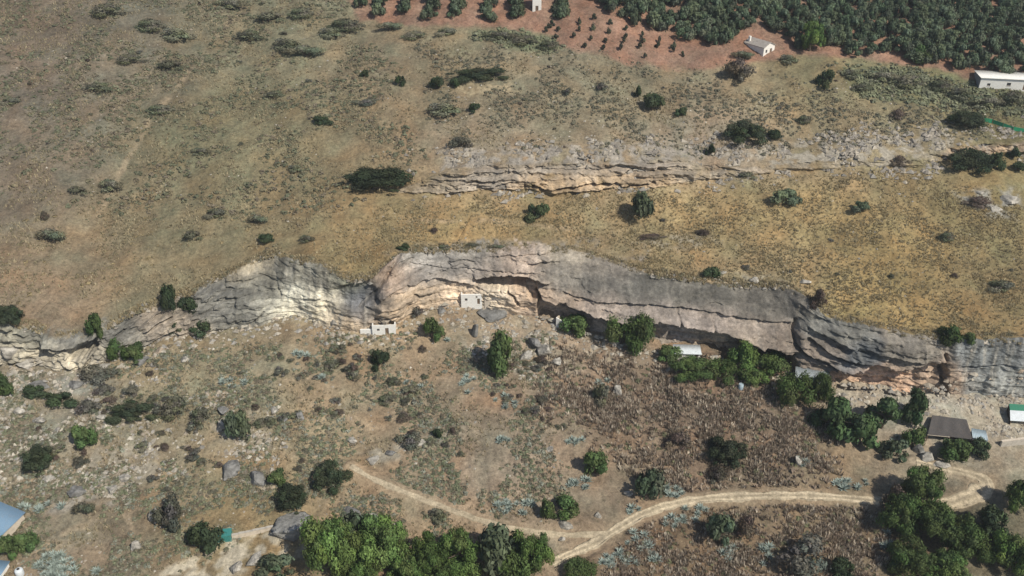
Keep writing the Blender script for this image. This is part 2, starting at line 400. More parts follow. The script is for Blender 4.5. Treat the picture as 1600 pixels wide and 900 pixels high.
def attr_mat(name, rough=0.9, var=0.25, translucent=0.0, scale=2.0, spec=0.2, tint=0.0, bump=0.0):
    """a material that takes its colour from the mesh, broken up by noise"""
    m = bpy.data.materials.new(name); nt, N, Lk, b = nodes_of(m)
    att = N.new('ShaderNodeAttribute'); att.attribute_name = 'Col'
    tc = N.new('ShaderNodeTexCoord')
    f = mapr(nt, noise_n(nt, tc.outputs['Object'], scale, 5), .3, .7, 1 - var, 1 + var)
    oi = N.new('ShaderNodeObjectInfo')
    if tint: f = mathn(nt, 'MULTIPLY', f, mapr(nt, oi.outputs['Random'], 0, 1, 1 - tint, 1 + tint))
    cc = N.new('ShaderNodeCombineColor')
    for i in range(3): Lk.new(f, cc.inputs[i])
    c = mixc(nt, 1.0, att.outputs['Color'], cc.outputs[0], 'MULTIPLY')
    Lk.new(c, b.inputs['Base Color'])
    b.inputs['Roughness'].default_value = rough; b.inputs['Specular IOR Level'].default_value = spec
    if bump:
        geo = N.new('ShaderNodeNewGeometry'); bp = N.new('ShaderNodeBump'); bp.inputs['Strength'].default_value = bump; bp.inputs['Distance'].default_value = .4
        Lk.new(noise_n(nt, geo.outputs['Position'], 1.3, 8, .65), bp.inputs['Height']); Lk.new(bp.outputs[0], b.inputs['Normal'])
        lc = mapr(nt, noise_n(nt, geo.outputs['Position'], .9, 8, .7), .46, .6, 0, .55)
        c = mixc(nt, lc, c, (.10, .095, .085)); Lk.new(c, b.inputs['Base Color'])
    if translucent:
        tr = N.new('ShaderNodeBsdfTranslucent'); Lk.new(c, tr.inputs[0])
        mx = N.new('ShaderNodeMixShader'); mx.inputs[0].default_value = translucent
        Lk.new(b.outputs[0], mx.inputs[1]); Lk.new(tr.outputs[0], mx.inputs[2])
        Lk.new(mx.outputs[0], N['Material Output'].inputs[0])
    return m
def paint(name, col, rough=0.85, var=0.15, scale=1.2, dirt=(0.16, 0.13, 0.1), dirt_amt=0.4, spec=0.3, metal=0.0):
    if name in MATS: return MATS[name]
    m = bpy.data.materials.new(name); nt, N, Lk, b = nodes_of(m)
    tc = N.new('ShaderNodeTexCoord'); co = tc.outputs['Object']
    f = mapr(nt, noise_n(nt, co, scale * 4, 5), .3, .7, 1 - var, 1 + var)
    cc = N.new('ShaderNodeCombineColor')
    for i in range(3): Lk.new(f, cc.inputs[i])
    c = mixc(nt, 1.0, col, cc.outputs[0], 'MULTIPLY')
    d = mapr(nt, noise_n(nt, co, scale, 6, .65), .48, .68, 0, dirt_amt)
    c = mixc(nt, d, c, dirt)
    Lk.new(c, b.inputs['Base Color']); b.inputs['Roughness'].default_value = rough
    b.inputs['Specular IOR Level'].default_value = spec; b.inputs['Metallic'].default_value = metal
    MATS[name] = m
    return m
HILL = hill_material()

# ------------------------------------------------------------------ mesh helpers
def np_mesh(name, V, Fc, mat, col=None, rock=None, smooth=True):
    """V (n,3); Fc (m,k) faces of one size; col (n,3) per-vertex linear colour"""
    me = bpy.data.meshes.new(name)
    V = np.ascontiguousarray(V, np.float32); Fc = np.ascontiguousarray(Fc, np.int32)
    m, k = Fc.shape
    me.vertices.add(len(V)); me.vertices.foreach_set('co', V.ravel())
    me.loops.add(m * k); me.loops.foreach_set('vertex_index', Fc.ravel())
    me.polygons.add(m); me.polygons.foreach_set('loop_start', np.arange(0, m * k, k, dtype=np.int32))
    if smooth: me.polygons.foreach_set('use_smooth', np.ones(m, bool))
    if col is not None:
        a = me.color_attributes.new('Col', 'FLOAT_COLOR', 'POINT')
        a.data.foreach_set('color', np.concatenate([np.clip(col, 0, 1), np.ones((len(V), 1))], 1).astype(np.float32).ravel())
    if rock is not None:
        a = me.attributes.new('rock', 'FLOAT', 'POINT'); a.data.foreach_set('value', np.asarray(rock, np.float32).ravel())
    me.update(calc_edges=True)
    if mat: me.materials.append(mat)
    return me
def link(name, me, parent=None, loc=(0, 0, 0), rot=(0, 0, 0), scale=(1, 1, 1)):
    o = bpy.data.objects.new(name, me); COL.objects.link(o)
    o.location = loc; o.rotation_euler = rot; o.scale = scale
    if parent: o.parent = parent
    return o
def tag(o, label=None, cat=None, group=None, kind=None):
    if label: o['label'] = label
    if cat: o['category'] = cat
    if group: o['group'] = group
    if kind: o['kind'] = kind
    return o
def grid_faces(nr, nc):
    i = np.arange(nr - 1)[:, None] * nc + np.arange(nc - 1)[None]
    i = i.ravel()
    return np.stack([i, i + 1, i + nc + 1, i + nc], 1)

# ------------------------------------------------------------------ the hillside mesh
u = np.concatenate([-np.geomspace(700, 190, 40)[:-1], np.arange(-190, 190.01, 0.5), np.geomspace(190, 700, 40)[1:]])
v = np.concatenate([np.arange(-60, 112, 6.0), np.arange(112, 330, 0.45), np.geomspace(330, 900, 90)])
Yg, Ug = np.meshgrid(v, u, indexing='ij')
Xg = Ug * (np.clip(Yg, 100, 340) + 170) / 370.0
Zg = height_full(Xg, Yg, mesh=True)
cg, rg = ground_colour(Xg, Yg, Zg)
me = np_mesh('hillside', np.stack([Xg, Yg, Zg], -1).reshape(-1, 3), grid_faces(len(v), len(u)), HILL, cg.reshape(-1, 3), rg.ravel())
tag(link('hillside', me), kind='structure')

# ------------------------------------------------------------------ the rock faces
def build_cliff(name, C, feats, nface, strata, px0, px1):
    zb0 = C.zb
    p, q, _ = project(C.xs, C.yb, zb0)
    keep = (p > px0) & (p < px1)
    xs, yb, L, H, zb, yt, bk = (a[keep] for a in (C.xs, C.yb, C.L, C.H0, C.zb, C.yt, C.back))
    t = np.concatenate([[-0.18, -0.09], np.linspace(0, 1, nface)])
    T_, X = np.meshgrid(t, xs, indexing='ij')
    lean = np.sign(T_) * np.abs(T_) ** 1.7
    pc, _, _ = project(xs, yb, zb)
    mid = (np.interp(pc, [600, 640, 1220, 1270], [0, 1, 1, 0]) if name == 'cliff' else np.zeros(len(xs)))[None]
    def leanf(T):
        return (1 - mid) * np.abs(T) ** 1.7 * np.sign(T) + mid * (np.clip(T - .38, 0, 2) / .62) ** 1.15
    lean = leanf(T_)
    Y = yb + L * H * lean
    Z = zb + H * T_
    Z = np.where(T_ < 0, zb + T_ * np.maximum(H, 4), Z)
    P0_, Q0_, _ = project(X, Y, Z)
    if name == 'cliff':
        A = np.interp(P0_, [0, 150, 340, 430, 560, 620, 850, 900, 1230, 1260, 1470, 1490], [.4, .45, .4, .08, .1, .22, .22, .25, .25, .35, .35, .06])
        A = A * np.where((P0_ > 870) & (P0_ < 1240), 1 - .7 * sstep(.42, .55, T_), 1.0)
        th = 2.1
    else:
        A = .25 + .75 * sstep(-.2, .4, fbm(X * .06, Z * .15, 3, 261)); th = 1.5
    A = A * sstep(0.0, .08, T_) * (1 - sstep(.93, 1.0, T_)) * np.clip(H / 3.0, 0, 1)
    tl = np.interp(P0_, [0, 120, 170, 330, 400], [.0, .1, .55, .45, -.05]) if name == 'cliff' else -.05
    ph = (Z - tl * (X + 75)) / th + .9 * fbm(X * .022, Z * .08, 3, 241) + .25 * fbm(X * .2, Z * .1, 2, 243)
    kf = np.floor(ph); ff = ph - kf
    rs = .62 + .25 * pnoise(X * .05, kf * 3.7, 245)
    dz = (np.clip(ff / rs, 0, 1) - ff) * th; dy_ = (np.clip((ff - rs) / (1 - rs), 0, 1) - ff) * th
    ovh = (.75 + .5 * pnoise(X * .08, kf * 5.1, 247)) * np.where(ff < rs, (ff / rs) ** 1.5, 1 - (ff - rs) / (1 - rs))
    Ty = np.clip(T_ + A * dy_ / np.maximum(H, 2), 0, 1.05)
    Y = np.where(T_ >= 0, yb + L * H * leanf(Ty), Y) - A * ovh * (1.0 if name == 'cliff' else .8)
    Z = Z + A * dz * .8
    P, Q, D = project(X, Y, Z)
    bed = Z + 0.05 * X
    n1 = fbm(X * 0.03, bed * 0.75, 3, 201, 0.6)
    led = np.abs(((bed * 0.42 + 0.5 * fbm(X * 0.06, bed * 0.1, 2, 205)) % 1.0) - 0.5) * 2      # ledges
    P = np.asarray(P); sw = np.interp(P, [0, 150, 230, 400, 440, 560, 620, 850, 880, 1230, 1250, 1470, 1495], [.6, .6, .9, .8, .3, .35, .5, .5, .35, .35, .8, .8, .2]) if name == 'cliff' else 1.0
    d = sw * strata * (0.9 * n1 + 0.30 * (sstep(.2, .5, led) - .5) * (0.4 + np.abs(fbm(X * 0.05, Z * 0.1, 2, 207)))) + 0.55 * fbm(X * 0.22, Z * 0.22, 3, 211) + 0.13 * fbm(X * 1.2, Z * 1.2, 2, 215)
    ck = fbm(X * .16 + .3 * Z, Z * .05, 3, 251); d -= .45 * np.exp(-(ck / .035) ** 2) * sw
    def cells(cu, cv, seed):
        iu, iv = np.floor(cu), np.floor(cv); best = np.full(cu.shape, 9.0); off = np.zeros(cu.shape)
        for a_ in (-1, 0, 1):
            for b_ in (-1, 0, 1):
                h1 = _hash(iu + a_, iv + b_, seed) / 65536.0; h2 = _hash(iu + a_, iv + b_, seed + 5) / 65536.0
                dd = np.hypot(cu - iu - a_ - h1, cv - iv - b_ - h2); q_ = dd < best
                best = np.where(q_, dd, best); off = np.where(q_, _hash(iu + a_, iv + b_, seed + 9) / 65536.0 - .5, off)
        return off
    cw = np.interp(P, [0, 340, 430, 450, 560, 620, 850, 880, 1230, 1250, 1470, 1495], [1.5, 1.3, .9, .4, .45, .8, .8, .95, .95, .9, .9, .3]) if name == 'cliff' else np.full(X.shape, 1.1)
    cw = cw * np.where((P > 860) & (P < 1240), 1 - .6 * sstep(.45, .6, T_), 1.0)
    d += cw * (.95 * cells(X / 3.6 + .3 * fbm(X * .3, Z * .3, 2, 273), bed / 1.5, 275) + .45 * cells(X / 1.5, bed / .7 + .2 * fbm(X * .6, Z * .6, 2, 277), 279))
    if name == 'cliff': d += 1.3 * np.interp(P, [300, 345], [1, 0]) * fbm(X * .13, Z * .2, 3, 281)
    blk = fbm(X * 0.12, Z * 0.05, 2, 217)
    d += 0.22 * np.sign(blk) * sstep(0, .08, np.abs(blk))
    wq = Q + 1.2 * fbm(X * 0.5, Z * 0.5, 2, 219); wp = P + 1.5 * fbm(X * 0.5, Z * 0.5, 2, 223)
    for f in feats:
        if f[0] == 'line':
            _, pts, w, dep = f
            lim = (P > min(a for a, b in pts) - 20) & (P < max(a for a, b in pts) + 20)
            g = np.zeros(P.shape)
            g[lim] = 1 - sstep(w * 0.35, w * 1.0, seg_dist(wp[lim], wq[lim], pts))
            d -= dep * g
            a_ = np.array(pts, float)
            if np.ptp(a_[:, 0]) > 1.3 * np.ptp(a_[:, 1]):
                o_ = np.argsort(a_[:, 0]); yl = np.interp(P, a_[o_, 0], a_[o_, 1]); up_ = yl - wq
                inx = sstep(a_[:, 0].min() - 6, a_[:, 0].min() + 6, P) * (1 - sstep(a_[:, 0].max() - 6, a_[:, 0].max() + 6, P))
                d += dep * .55 * inx * np.where(up_ > 0, np.exp(-up_ / 9.0), 0) * sstep(0, 1.5, up_)
        elif f[0] == 'under':                      # everything below the line steps back: a real overhang
            _, pts, dep, hgt = f
            a_ = np.array(pts, float); yl = np.interp(P, a_[:, 0], a_[:, 1])
            inx = sstep(a_[0, 0] - 5, a_[0, 0] + 5, P) * (1 - sstep(a_[-1, 0] - 5, a_[-1, 0] + 5, P))
            d -= dep * inx * sstep(-.6, .9, wq - yl) * (1 - .8 * sstep(hgt * .6, hgt, wq - yl))
            d += dep * .35 * inx * np.where(yl > wq, np.exp(-(yl - wq) / 7.0), 0)
        elif f[0] == 'poly':
            _, pts, soft, dep = f
            lim = (P > min(a for a, b in pts) - 30) & (P < max(a for a, b in pts) + 30)
            g = np.zeros(P.shape); g[lim] = soft_poly(wp[lim], wq[lim], pts, soft)
            d -= dep * g
    fade = sstep(-0.1, 0.05, T_) * np.clip(H / 3.0, 0, 1)
    if name != 'cliff': d += .55 * fbm(X * .35, bed * .5, 3, 233)
    Y = Y - d * fade
    # top cap running back under the turf
    ncap = 16
    vs = np.linspace(0, 1, ncap + 1)[1:]
    XC = np.broadcast_to(xs, (ncap, len(xs)))
    YC = (yt + (bk + 3.2) * vs[:, None])
    dtop = (d * fade)[-1]
    YC = YC - dtop * np.clip(1 - 2.5 * vs[:, None], 0, 1)
    ZC = height(XC, yt + (bk + 3.2) * vs[:, None]) 
    ztop_err = Z[-1] - height(xs, yt)
    ZC = ZC + ztop_err * np.clip(1 - 2.0 * vs[:, None], 0, 1) + 0.14 - 1.1 * np.clip((vs[:, None] - .8) / .2, 0, 1) ** 2
    XX = np.vstack([X, XC]); YY = np.vstack([Y, YC]); ZZ = np.vstack([Z, ZC])
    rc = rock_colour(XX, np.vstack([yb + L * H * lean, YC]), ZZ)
    gc, rr = ground_colour(XX, YY, ZZ)
    fw = np.ones(X.shape) if name == 'cliff' else (sstep(-.45, .15, fbm(X * .13, Z * .3, 3, 231) + np.interp(P, [600, 700, 1040, 1120, 1450, 1520], [.3, .5, .5, .0, .0, .3])) * sstep(0, .12, T_) * (1 - sstep(.75, 1.0, T_)))
    rockw = np.vstack([fw, np.broadcast_to((1 - sstep(.18, .26, vs[:, None] + 0.22 * fbm(XC * .3, YC * .3, 4, 7))) * (1.0 if name == 'cliff' else 0.0), XC.shape)])
    rockw = np.maximum(rockw, 0)
    thin = np.clip(H / 2.0, 0, 1)[None]
    rockw = rockw * thin
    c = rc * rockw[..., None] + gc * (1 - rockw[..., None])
    me = np_mesh(name, np.stack([XX, YY, ZZ], -1).reshape(-1, 3), grid_faces(XX.shape[0], XX.shape[1]), HILL, c.reshape(-1, 3), rockw.ravel(), smooth=False)
    return tag(link(name, me), kind='structure')
F1 = [('under',[(632,452),(645,444),(668,438),(692,437),(720,441),(748,446)],1.0,40),('under',[(842,466),(862,474),(884,478),(930,492),(975,502),(1030,503),(1070,509),(1108,516),(1140,521),(1178,540),(1240,552)],3.8,60),
      ('under',[(880,455),(900,464),(945,473),(1000,475),(1060,479),(1120,489),(1190,500),(1238,505)],.8,22),('under',[(1300,582),(1345,579),(1400,576),(1440,568),(1480,560)],1.4,50),
      ('under',[(1262,511),(1300,527),(1340,547),(1385,552),(1440,562)],.8,14),('under',[(1258,524),(1290,546),(1318,561),(1345,569),(1395,575)],.9,14),
      ('poly',[(743,433),(770,429),(800,426),(828,430),(858,443),(834,454),(800,456),(765,454),(746,449)],.8,10.5),('poly',[(738,428),(770,416),(800,412),(830,417),(864,436),(858,443),(828,430),(800,426),(770,429),(743,433)],2.0,-1.6),
      ('line',[(640,446),(665,438),(690,436),(720,441),(746,447)],2.2,1.6),('poly',[(643,466),(648,459),(655,466)],1,2.2),('line',[(632,484),(642,474)],2,1.2),
      ('line',[(787,450),(795,460),(803,467),(811,475)],2.4,1.6),('line',[(781,447),(782,458)],1.6,1.0),('poly',[(820,455),(840,453),(846,468),(832,471)],1.2,4.0),
      ('poly',[(838,464),(846,472),(868,476),(884,474),(884,481),(862,484),(846,480)],1.5,3.2),('line',[(884,479),(910,487),(940,497),(975,504)],4.0,2.6),('line',[(940,500),(975,508)],4,1.5),
      ('line',[(896,464),(925,469),(945,473),(1000,475),(1030,476),(1060,479),(1120,489),(1190,500),(1240,505)],1.8,0.9),('line',[(896,472),(940,476)],1.8,1.0),
      ('line',[(1061,479),(1060,492),(1064,506)],2.2,1.3),('line',[(1030,503),(1070,510),(1108,517),(1135,521),(1160,529),(1178,541),(1196,546)],3.2,2.0),
      ('poly',[(1020,512),(1110,521),(1160,532),(1196,550),(1240,556),(1240,582),(1010,566)],3,1.5),('line',[(1115,505),(1117,520)],2,1.2),
      ('poly',[(1246,504),(1292,506),(1350,520),(1470,545),(1480,570),(1400,578),(1310,580),(1262,556),(1247,540)],3,-1.5),
      ('line',[(1243,500),(1241,520),(1244,540),(1258,553),(1290,566),(1312,578)],3.6,2.4),('line',[(1262,509),(1300,526),(1340,546),(1380,551),(1430,560)],2.4,1.3),
      ('line',[(1262,525),(1290,545),(1318,560),(1345,568),(1390,574)],3.6,1.5),('poly',[(1335,560),(1392,562),(1380,579),(1345,574)],3,1.2),
      ('poly',[(1300,583),(1330,580),(1400,577),(1470,562),(1482,580),(1482,620),(1320,616)],3,1.6),('line',[(1479,556),(1476,580),(1478,612)],4,1.5),('line',[(1425,580),(1440,585),(1462,594)],2,1.1),
      ('line',[(1505,575),(1540,572),(1600,574),(1660,575)],2.0,0.6),('line',[(1340,600),(1380,604)],2,.8),('line',[(1375,590),(1410,592)],1.5,.7),
      ('poly',[(66,537),(100,541),(130,536),(152,524),(150,550),(132,560),(108,562),(100,552)],1.0,7.0),('poly',[(70,528),(100,530),(130,525),(150,512),(152,524),(130,536),(100,541),(72,537)],2,-1.2),('line',[(8,518),(35,526)],3,1.4),('line',[(55,548),(63,556)],2,1.0),('line',[(134,572),(144,556)],2.4,1.4),
      ('line',[(224,522),(245,507),(268,494)],2.4,1.3),('line',[(225,540),(250,528),(278,514)],2.6,1.5),('line',[(170,537),(192,518)],2.4,1.2),('line',[(230,505),(250,490)],1.8,.8),
      ('poly',[(520,455),(560,440),(585,450),(590,470),(560,480),(530,478)],6,1.6),('line',[(562,482),(585,462),(605,432),(624,398)],3.4,1.6),('line',[(600,462),(622,450),(640,443)],2.2,1.0),('line',[(585,472),(610,460)],2,1.1),
      ('poly',[(600,440),(640,425),(650,470),(620,500),(590,490)],6,-1.6),('line',[(585,501),(605,496),(622,490)],3.0,1.4),
      ('line',[(703,409),(718,405),(740,409)],1.8,0.9),('line',[(775,402),(830,397),(880,395),(935,393)],1.7,0.9),('line',[(826,412),(872,410)],1.7,0.9),('line',[(640,412),(700,420),(780,420),(850,425)],1.4,.5),
      ('line',[(405,430),(430,442),(438,462)],2.5,.8),('line',[(395,505),(412,490)],2,1.2),('line',[(476,467),(498,467)],3,.8)]
build_cliff('cliff', C1, F1, 130, 0.55, -140, 1770)
F2 = [('line',[(834,290),(848,297),(878,296),(910,291),(962,286)],3.4,2.2),('line',[(890,301),(930,300),(958,295)],2.6,1.3),('line',[(968,294),(1000,290),(1022,284)],2.4,1.4),
      ('line',[(968,275),(994,265),(1010,270),(1028,267)],3.4,2.0),('line',[(768,293),(800,286),(832,284)],2.0,1.2),('line',[(790,268),(820,266),(850,259)],1.7,1.0),('line',[(680,307),(720,299)],2,.9),
      ('line',[(1535,228),(1572,223)],3.2,2.0),('line',[(650,296),(700,284),(760,276)],1.6,.7),('line',[(700,290),(760,284)],1.6,.8),('line',[(1100,262),(1160,258),(1230,252)],1.6,.9),('line',[(1260,255),(1340,246)],1.6,.9),
      ('line',[(840,262),(900,268),(960,262)],1.6,.8),('line',[(1300,240),(1400,238),(1470,228)],1.6,.9)]
build_cliff('upper_rock_band', C2, F2, 60, 0.7, 604, 1740)

# ------------------------------------------------------------------ the tracks
for nm, P in ROAD_W.items():
    w = ROADS[nm][1]
    tg = np.gradient(P, axis=0); tg /= np.linalg.norm(tg, axis=1)[:, None]
    nrm = np.stack([-tg[:, 1], tg[:, 0]], 1)
    s = np.linspace(-1, 1, 15)
    dist = np.cumsum(np.r_[0, np.linalg.norm(np.diff(P, axis=0), axis=1)])
    wid = w * 0.5 * (1 + 0.42 * fbm(dist * 0.12, dist * 0 + 3, 3, 91))
    if nm == 'dirt_road': wid = wid * (1 + 0.9 * np.exp(-((dist - dist[-1] * 0.80) / 11.0) ** 2))
    edge = 1 + 0.30 * fbm(dist[:, None] * 0.5, s[None] * 3, 2, 93)
    X = P[:, 0:1] + nrm[:, 0:1] * s * wid[:, None] * edge; Y = P[:, 1:2] + nrm[:, 1:2] * s * wid[:, None] * edge
    rut = np.exp(-((np.abs(s) - 0.5) / 0.18) ** 2) * (1.0 if nm == 'dirt_road' else .25)
    Z = height(X, Y) + 0.12 - 0.05 * rut - 0.16 * (np.abs(s) > 0.97) + 0.03 * fbm(X * .8, Y * .8, 2, 95)
    c = np.ones(X.shape + (3,)) * lin((178, 161, 134)) * KALB
    c = c * (1 + (0.24 * rut - (0.20 if nm == 'dirt_road' else 0.0) * np.exp(-(s / .22) ** 2) - 0.12 * (np.abs(s) > .85))[None, :, None]) * (1 + 0.12 * fbm(X * .2, Y * .2, 3, 97))[..., None]
    me = np_mesh(nm, np.stack([X, Y, Z], -1).reshape(-1, 3), grid_faces(*X.shape)[:, ::-1], HILL, c.reshape(-1, 3), np.ones(X.size) * .55)
    tag(link(nm, me), kind='structure')

# ------------------------------------------------------------------ uncounted ground cover
def tri_soup(name, V, C, mat):
    """V (n,3,3) triangles, C (n,3) colours"""
    n = len(V)
    me = np_mesh(name, V.reshape(-1, 3), np.arange(n * 3).reshape(-1, 3), mat, np.repeat(C, 3, axis=0), smooth=False)
    return me
def spots(n, dens, y0=116.0, y1=330.0):
    """n places on the slope, kept by the density dens(px, py, x, y) in 0..1"""
    out = []
    got = 0
    while got < n:
        m = 60000
        y = rng.uniform(y0, y1, m); x = rng.uniform(-1, 1, m) * (y * 0.50 + 55)
        z = base_vis(x, y)
        px, py, _ = project(x, y, z)
        ok = (px > -40) & (px < 1640) & (py > -20) & (py < 925)
        x, y, px, py = x[ok], y[ok], px[ok], py[ok]
        d = dens(px, py, x, y) * (1 - 1.0 * (sample(RM, x, y) > .55))
        k = rng.uniform(0, 1, len(x)) < d
        out.append(np.stack([x[k], y[k]], 1)); got += int(k.sum())
    P = np.vstack(out)[:n]
    on = on_rock_face(P[:, 0], P[:, 1])
    P = P[~on]
    return P[:, 0], P[:, 1], height(P[:, 0], P[:, 1])
def on_rock_face(x, y):
    r = np.zeros(x.shape, bool)
    for C, pad in ((C1, 1.2),):
        yb = np.interp(x, C.xs, C.yb); yt = np.interp(x, C.xs, C.yt)
        inx = (x > C.xs[0]) & (x < C.xs[-1])
        r |= inx & (y > yb - pad) & (y < yt + 1.0)
    return r
def pz(px, py, P, soft=18):
    return soft_poly(px, py, P, soft)
Z_GOLD = [(540,360),(640,315),(760,305),(1050,300),(1250,275),(1450,275),(1600,330),(1600,535),(1450,525),(1290,490),(1180,440),(1000,420),(900,375),(640,385),(520,430),(480,400)]
Z_UPL = [(-60,-40),(540,-40),(560,60),(640,120),(660,250),(540,330),(420,380),(330,330),(-60,330)]
Z_UPR = [(640,60),(860,80),(1100,120),(1400,110),(1640,150),(1640,220),(1100,235),(700,230)]
Z_MID = [(-40,320),(420,330),(420,400),(300,450),(150,500),(-40,480)]
Z_DEAD = [(860,580),(900,560),(1000,565),(1060,600),(1200,620),(1270,650),(1300,700),(1270,765),(1080,768),(960,700),(870,650)]
Z_DEAD2 = [(960,880),(1010,820),(1080,795),(1250,790),(1380,790),(1400,860),(1380,920),(940,920)]
Z_LOW = [(-40,580),(340,540),(640,520),(860,520),(900,600),(860,700),(900,800),(700,850),(400,830),(200,920),(-40,920)]
Z_STONE = [(-40,585),(200,580),(340,600),(440,640),(430,720),(300,740),(200,780),(-40,790)]
Z_BAND = [(640,235),(900,225),(1100,215),(1250,205),(1600,190),(1640,240),(1450,275),(1250,270),(1050,300),(900,300),(650,310)]
Z_RUBBLE = [(690,500),(860,510),(880,560),(840,600),(740,570)]
Z_RIGHT = [(1420,615),(1620,615),(1620,690),(1440,680)]
GRASS_M = attr_mat('dry_grass', var=.2, translucent=.25, spec=.1)
SCRUB_M = attr_mat('scrub', var=.3, translucent=.15, spec=.1)
STONE_M = attr_mat('stone', var=.3, spec=.15, scale=1.0)

def rand_dir(n, zmin=-1.0):
    z = rng.uniform(zmin, 1, n); a = rng.uniform(0, 2 * math.pi, n); r = np.sqrt(1 - z * z)
    return np.stack([r * np.cos(a), r * np.sin(a), z], 1)
def grass(n, dens, hmin, hmax, colf, blades=7, spread=.5, width=.10):
    x, y, z = spots(n, dens); n = len(x)
    h = rng.uniform(hmin, hmax, n)
    c0 = colf(x, y, n)
    x, y, z, h = (np.repeat(a, blades) for a in (x, y, z, h))
    N = len(x)
    a = rng.uniform(0, 2 * math.pi, N); r = rng.uniform(0, .45, N) * h
    bx, by = x + np.cos(a) * r, y + np.sin(a) * r
    hh = h * rng.uniform(.5, 1.1, N)
    lean = rng.uniform(.1, spread, N) * hh
    tx, ty, tz = bx + np.cos(a) * lean, by + np.sin(a) * lean, z + hh
    wx, wy = -np.sin(a) * width * (.6 + h), np.cos(a) * width * (.6 + h)
    V = np.stack([np.stack([bx - wx, by - wy, z - .1], 1), np.stack([bx + wx, by + wy, z - .1], 1), np.stack([tx, ty, tz], 1)], 1)
    C = np.repeat(c0, blades, 0) * rng.uniform(.8, 1.3, (N, 1)) * 1.45
    return V, C
def mound(n, dens, rmin, rmax, colf, leaves=16, flat=.6):
    x, y, z = spots(n, dens); n = len(x)
    r = rng.uniform(0, 1, n) ** 2 * (rmax - rmin) + rmin
    c0 = colf(x, y, n)
    x, y, z, r = (np.repeat(a, leaves) for a in (x, y, z, r))
    N = len(x)
    d = rand_dir(N, -.05)
    p = np.stack([x, y, z], 1) + d * (r * rng.uniform(.5, 1.0, N))[:, None] * np.array([1, 1, flat])
    nn = d + np.array([.15, -.15, .8]) + .5 * rand_dir(N); nn /= np.linalg.norm(nn, axis=1)[:, None]
    t = np.cross(nn, rand_dir(N)); t /= np.linalg.norm(t, axis=1)[:, None] + 1e-9
    b = np.cross(nn, t)
    s = (r * rng.uniform(.22, .55, N))[:, None]
    V = np.stack([p + t * s, p - t * s * .5 + b * s * .8, p - t * s * .5 - b * s * .8], 1)
    C = np.repeat(c0, leaves, 0) * rng.uniform(.75, 1.25, (N, 1)) * 1.5
    return V, C
def mixcol(cols, sd=.15):
    cols = np.array(cols)
    return lambda x, y, n: cols[rng.integers(0, len(cols), n)] * rng.uniform(1 - sd, 1 + sd, (n, 1))
patch = lambda x, y, s, seed: sstep(-.25, .35, fbm(x * s, y * s, 3, seed))
# straw: golden on the terraces, paler elsewhere
V1, K1 = grass(15000, lambda px, py, x, y: pz(px, py, Z_GOLD) * (.25 + .75 * patch(x, y, .09, 301)), .3, .75, mixcol([(.30,.25,.15),(.26,.215,.13),(.33,.285,.185),(.24,.20,.125)]))
V2, K2 = grass(17000, lambda px, py, x, y: .8 * np.clip(pz(px, py, Z_UPL) + pz(px, py, Z_UPR) + pz(px, py, Z_MID) + .7 * pz(px, py, Z_LOW), 0, 1) * patch(x, y, .07, 303), .3, .8, mixcol([(.28,.235,.155),(.35,.30,.20),(.22,.185,.125),(.19,.17,.11)]))
me = tri_soup('dry_grass', np.vstack([V1, V2]), np.vstack([K1, K2]), GRASS_M)
tag(link('dry_grass', me), 'pale dry grass and stalks spread over the hillside', 'dry grass', kind='stuff')
# grey-green scrub
V1, K1 = mound(6800, lambda px, py, x, y: pz(px, py, Z_UPL) * patch(x, y, .055, 311) * (.35 + .65 * sstep(400, 0, py)), .3, 1.15, mixcol([(.115,.115,.075),(.095,.10,.065),(.14,.125,.08),(.13,.11,.08)]))
V2, K2 = mound(3600, lambda px, py, x, y: pz(px, py, Z_UPR) * patch(x, y, .06, 313), .3, 1.0, mixcol([(.11,.105,.075),(.09,.09,.065),(.14,.12,.085)]))
V3, K3 = mound(900, lambda px, py, x, y: np.clip(.5 * pz(px, py, Z_GOLD) + pz(px, py, Z_MID), 0, 1) * patch(x, y, .06, 315) * .6, .25, .8, mixcol([(.17,.14,.085),(.14,.12,.075),(.20,.16,.09)]))
V4, K4 = mound(10500, lambda px, py, x, y: pz(px, py, Z_LOW) * patch(x, y, .08, 317) * .8, .25, .85, mixcol([(.105,.112,.07),(.13,.11,.08),(.09,.085,.06),(.15,.145,.10),(.12,.13,.08),(.16,.165,.13)]))
V5, K5 = mound(900, lambda px, py, x, y: np.clip(pz(px, py, GREENB, 8) + pz(px, py, GREENR, 10), 0, 1), .6, 1.6, mixcol([(.13,.14,.085),(.15,.155,.095),(.115,.12,.08)]))
me = tri_soup('scrub', np.vstack([V1, V2, V3, V4, V5]), np.vstack([K1, K2, K3, K4, K5]), SCRUB_M)
tag(link('scrub', me), 'low grey green scrub covering the upper slopes', 'scrub', kind='stuff')
# the field of dried agaves and thistles
DEADC = mixcol([(.23,.185,.145),(.33,.28,.22),(.17,.135,.105),(.27,.21,.16),(.16,.13,.10),(.40,.35,.28)])
V1, K1 = grass(5200, lambda px, py, x, y: pz(px, py, Z_DEAD, 48) * (.12 + .88 * patch(x, y, .11, 321)), .5, 1.35, DEADC, 9, .65, .11)
V2, K2 = grass(3000, lambda px, py, x, y: pz(px, py, Z_DEAD2, 22) * (.15 + .85 * patch(x, y, .12, 323)), .5, 1.2, DEADC, 9, .6, .10)
V3, K3 = mound(900, lambda px, py, x, y: np.clip(pz(px, py, Z_DEAD) + pz(px, py, Z_DEAD2, 14), 0, 1), .3, 1.0, mixcol([(.13,.105,.075),(.16,.125,.095),(.10,.10,.06),(.12,.125,.07)]))
me = tri_soup('dried_plants', np.vstack([V1, V2, V3]), np.vstack([K1, K2, K3]), GRASS_M)
